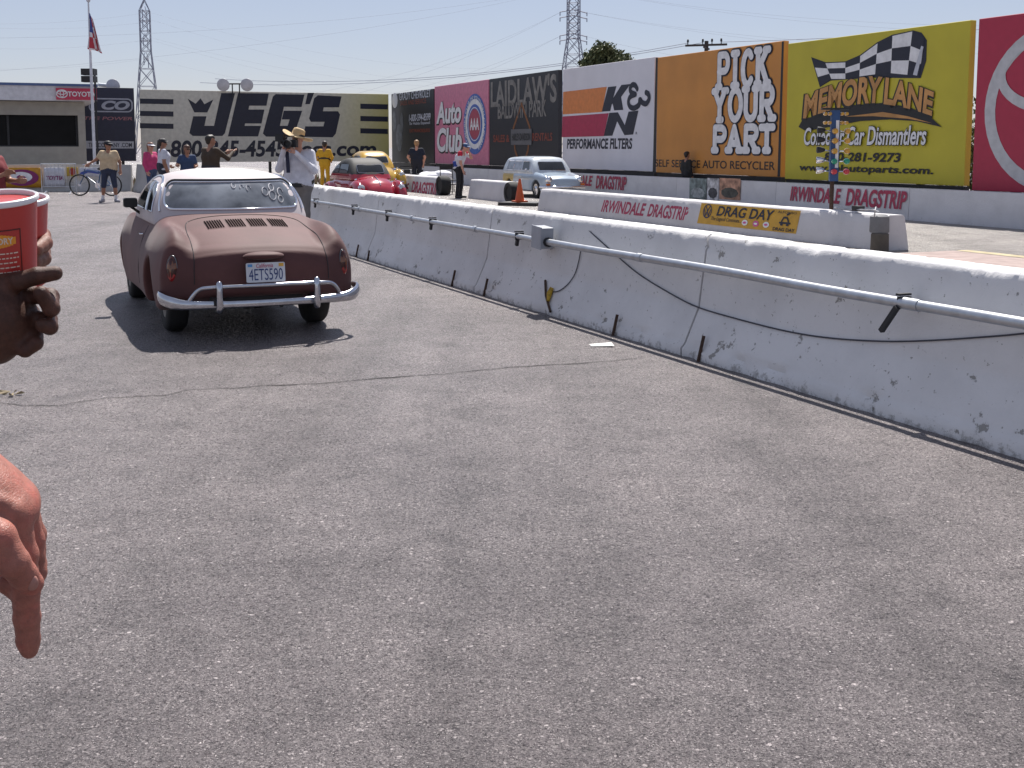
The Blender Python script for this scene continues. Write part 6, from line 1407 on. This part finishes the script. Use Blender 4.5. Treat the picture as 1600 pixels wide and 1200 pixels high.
# bicycle
bk = gnd(125, 306); bi = thing('bicycle', 'blue cruiser bicycle held by the man in the beige T-shirt', 'bicycle', bk, R(-6)); BKB = M_of((.03, .09, .2), .3, 'bike_blue'); rw_ = .325
def bwheel(x):
    b = MB(); b.tube([(x + rw_ * math.cos(6.2832 * i / 36), 0, rw_ + .02 + rw_ * math.sin(6.2832 * i / 36)) for i in range(37)], .024, 8); o = b.build('wheel', RUBBER, bi, True)
    b = MB()
    for i in range(18): b.tube([(x, .02 * (-1) ** i, rw_ + .02), (x + (rw_ - .02) * math.cos(.349 * i), 0, rw_ + .02 + (rw_ - .02) * math.sin(.349 * i))], .003, 4)
    b.tube([(x, -.05, rw_ + .02), (x, .05, rw_ + .02)], .025, 8); b.build('spokes', CHROME, o); return o
bwheel(0); bwheel(1.06)
b = MB(); h_ = rw_ + .02; b.tube([(1.06, 0, h_), (.62, 0, .33), (.24, 0, .62)], .018, 8); b.tube([(.62, 0, .33), (.72, 0, .80)], .018, 8); b.tube([(.72, 0, .72), (.45, 0, .80), (.18, 0, .78)], .018, 8); b.tube([(1.06, 0, h_), (.72, 0, .70)], .014, 8); b.tube([(0, 0, h_), (.12, 0, .55), (.2, 0, .86)], .016, 8); b.build('frame', BKB, bi, True)
b = MB(); b.tube([(.38, -.3, .98), (.28, -.28, 1.0), (.2, -.1, .98), (.2, .1, .98), (.28, .28, 1.0), (.38, .3, .98)], .014, 8); b.tube([(.2, 0, .86), (.2, 0, .98)], .016, 8); b.build('handlebar', CHROME, bi, True)
b = MB(); b.ball((.75, 0, .86), (.15, .1, .05), 12); b.tube([(.72, 0, .8), (.73, 0, .84)], .016, 6); b.build('saddle', BLACK, bi, True)
b = MB(); b.lathe([(.09, -.01), (.09, .01)], 20, 0, Matrix.Translation((.62, -.04, .33)) @ Matrix.Rotation(R(90), 4, 'X')); b.tube([(.62, -.06, .33), (.70, -.06, .19), (.70, -.16, .19)], .012, 6); b.tube([(.62, .06, .33), (.54, .06, .47), (.54, .16, .47)], .012, 6); b.build('crank', CHROME, bi, 40)
# tyres on end, cone, chair, pillows
def tyre(label, u, v, r, wdt):
    p = gnd(u, v); b = MB(); M_ = Matrix.Translation((0, 0, r)) @ Matrix.Rotation(A0, 4, 'Z') @ Matrix.Rotation(R(90), 4, 'Y')
    b.lathe([(r * .55, -wdt * .4), (r * .6, -wdt / 2), (r * .92, -wdt / 2), (r, -wdt * .32), (r, wdt * .32), (r * .92, wdt / 2), (r * .6, wdt / 2), (r * .55, wdt * .4)], 32, 0, M_); o = b.build('tyre', RUBBER, None, 40); o.location = p; return tag(o, label, 'tyre', 'tyres standing at wall ends')
tyre('upright black tyre at the wall end just left of the crewman', 693, 305, .315, .33); tyre('upright black tyre at the wall end beside the traffic cone', 801, 318, .30, .30)
p0 = gnd(812, 321); cn = thing('traffic_cone', 'orange traffic cone standing on a dark slab by the centre wall', 'cone', p0 + Vector((0, 0, .09)), R(20))
b = MB(); b.box((0, 0, .02), (.34, .34, .04)); b.build('base', mat('cone_orange', (.55, .09, .02), .5), cn); b = MB(); b.lathe([(.13, .04), (.12, .06), (.03, .6), (.02, .62), (.015, .6)], 20); b.build('cone', mat('cone_orange', (.55, .09, .02)), cn, 50)
b = MB(); b.box((0, 0, .045), (1.1, .8, .09)); o = b.build('rubber_slab', BLACK); o.location = gnd(817, 321); o.rotation_euler = (0, 0, R(-24)); tag(o, 'black slab lying on the track under the traffic cone', 'mat')
b = MB(); b.box((0, 0, .04), (1.4, .5, .08)); o = b.build('rubber_slab', BLACK); o.location = gnd(828, 308); o.rotation_euler = (0, 0, R(-24)); tag(o, 'black slab lying on the track in front of the pale blue wagon', 'mat')
p0 = at(702, 229, 37.8); ch = thing('folding_chair', 'thin black tube chair left of the crewman', 'chair', (p0.x, p0.y, 0), R(30)); 
for x in (-.22, .22):
    b = MB(); b.tube([(x, -.22, 0), (x, -.2, .45), (x, .2, .47), (x, .26, .95)], .016, 6); b.tube([(x, .24, 0), (x, .2, .47)], .016, 6); b.build('side_frame', BLACK, ch, True)
b = MB(); b.box((0, 0, .47), (.42, .42, .02)); b.build('seat', BLACK, ch); b = MB(); b.box((0, .25, .88), (.42, .02, .14)); b.build('backrest', BLACK, ch)
p0 = at(680, 278, 40.2); b = MB(); b.ball((0, 0, .0), (.62, .42, .20), 22); b.ball((.25, -.05, .1), (.36, .32, .15), 18); b.ball((-.3, .1, .06), (.3, .3, .14), 18); o = b.build('tarpaulin_bundle', M_of((.7, .7, .74), .7, 'tarp_white'), None, True); o.location = (p0.x, p0.y, p0.z + .02); tag(o, 'white tarpaulin bundle lying on the table beyond the centre wall', 'bundle')
tb_ = thing('table', 'folding table behind the centre wall under the white bundle', 'table', (p0.x - .1, p0.y, 0), R(-15)); zt_ = p0.z - .2
b = MB(); b.box((-.3, 0, zt_), (2.2, .7, .04)); b.build('tabletop', M_of((.5, .5, .52), .5, 'table_grey'), tb_)
for x in (-1.3, .7):
    b = MB(); b.tube([(x, -.28, 0), (x, -.28, zt_ - .03), (x, .28, zt_ - .03), (x, .28, 0)], .02, 6); b.build('leg', DARK, tb_, True)
# crate with a chequered front and blue hoop by the wall
p0 = at(640, 282, 42.2); kx = thing('toolbox', 'chequered black and white box standing behind the centre wall', 'box', (p0.x, p0.y, 0), R(15)); b = MB(); CQ = [M_of((.6, .6, .62), .5, 'cheq_white'), BLACK]
zz_ = at(640, 265, 42.2).z
for i in range(4):
    for j in range(5): b.box((-.36 + .24 * i, 0, zz_ * (j + .5) / 5), (.24, .3, zz_ / 5), (i + j) % 2)
b.build('box', CQ, kx)
b = MB(); b.tube([(-.35, 0, zz_ - .02), (-.35, 0, zz_ + .12), (.35, 0, zz_ + .12), (.35, 0, zz_ - .02)], .02, 6); b.build('handle', DARK, kx, True)
p0 = at(612, 282, 44.0); hp_ = thing('wheel_hoop', 'silver and blue hooped wheel cover behind the front of the red car', 'wheel', (p0.x, p0.y, 0), R(30)); zz_ = at(612, 264, 44.0).z
b = MB(); b.tube([(.62 * math.cos(.2618 * i), 0, zz_ - .62 + .62 * math.sin(.2618 * i)) for i in range(25)], .05, 8); b.build('hoop', M_of((.3, .4, .6), .3, 'hoop_blue'), hp_, True)
b = MB(); b.tube([(.4 * math.cos(.2618 * i), 0, zz_ - .62 + .4 * math.sin(.2618 * i)) for i in range(25)], .04, 8); b.tube([(0, 0, 0), (0, 0, zz_ - .2)], .04, 6); b.build('stand', CHROME, hp_, True)
# starting light tree
s_t = hit(1303, 250, N2, 12.6); ct = thing('starting_tree', 'blue drag-race starting light tree behind the centre wall', 'starting lights', (s_t.x, s_t.y, 0), FACE + R(62)); Yt = s_t.y
zv = lambda v: at(1303, v, Yt).z; kx_ = Yt / 1800
BLUE = mat('tree_blue', (.018, .065, .19), .4); zb_ = zv(283); ztp = zv(172)
b = MB(); b.box((0, 0, (zb_ + ztp) / 2), (.135, .12, ztp - zb_)); b.build('column', BLUE, ct); b = MB(); b.tube([(-.02, 0, 0), (-.02, 0, zb_)], .035, 8); b.box((-.02, 0, .02), (.4, .4, .04)); b.build('post', RUST, ct)
b = MB(); b.box((.03, -.065, (zv(188) + zv(262)) / 2), (.05, .01, zv(188) - zv(262))); b.build('strip', WPR, ct); text(ct, 'N', .01, zv(215), .05, zv(222), RED, y=-.072)
b = MB(); b.box((0, 0, ztp + .02), (.45, .14, .03)); b.build('top_plate', DARK, ct)
AMB = mat('amber_lens', (.55, .28, .02), .25, coat=.5); GRN = mat('green_lens', (.0, .25, .14), .25, coat=.5); REDL = mat('red_lens', (.5, .02, .03), .25, coat=.5)
for v in (178, 192):
    for x in (-.17, -.10, .10, .17):
        b = MB(); b.lathe([(.001, .05), (.026, .04), (.03, 0), (.03, -.06)], 12, 0, Matrix.Translation((x, -.07, zv(v))) @ Matrix.Rotation(R(90), 4, 'X')); b.build('stage_lamp', AMB, ct, 50)
for v, m_ in ((205, AMB), (220, AMB), (236, AMB), (252, GRN), (268, REDL)):
    for x in (-.01, .19):
        b = MB(); b.lathe([(.001, .07), (.04, .055), (.05, .02), (.05, -.02)], 14, 0, Matrix.Translation((x, -.08, zv(v))) @ Matrix.Rotation(R(90), 4, 'X')); b.build('lamp', m_, ct, 50)
    b = MB(); b.tube([(.06, 0, zv(v)), (.19, -.04, zv(v))], .012, 6); b.tube([(-.06, 0, zv(v)), (-.19, 0, zv(v) + .02)], .012, 6); b.build('arm', CHROME, ct, True)
    b = MB(); b.lathe([(.02, -.07), (.035, -.05), (.05, .0), (.055, .06), (.045, .065)], 14, 0, Matrix.Translation((-.22, 0, zv(v) + .02)) @ Matrix.Rotation(R(-90), 4, 'Y')); b.build('lamp_shell', DARK if v < 240 else CHROME, ct, 50)
# junction post at the end of the centre wall
e0 = gnd(1374, 393); ps = thing('timing_post', 'stack of two dark weathered sensor housings at the near end of the centre wall', 'post', e0 , FACE); ke = e0.y / 1800
b = MB(); b.lathe([(.13, 0), (.135, .02), (.13, .26), (.11, .28), (.001, .28)], 18); b.build('housing', M_of((.10, .085, .07), .8, 'housing_brown'), ps, 40); b = MB(); b.lathe([(.135, .28), (.145, .30), (.14, .52), (.10, .55), (.001, .56)], 18, 0, Matrix.Translation((-.04, .02, 0))); b.build('housing', M_of((.17, .17, .18), .7, 'housing_grey'), ps, 40)
b = MB(); b.tube([(-.15, .1, .575), (-.3, .12, .60), (-.9, .2, .575), (-1.3, .22, .585)], .016, 6); b.tube([(-.02, -.10, .5), (.06, -.16, .62), (-.05, -.05, .66)], .01, 6); b.build('lead', M_of((.35, .35, .37), .5, 'lead_grey'), ps, True)
b = MB(); b.box((-.75, .22, .60), (.16, .12, .08)); b.build('lead_box', DARK, ps)
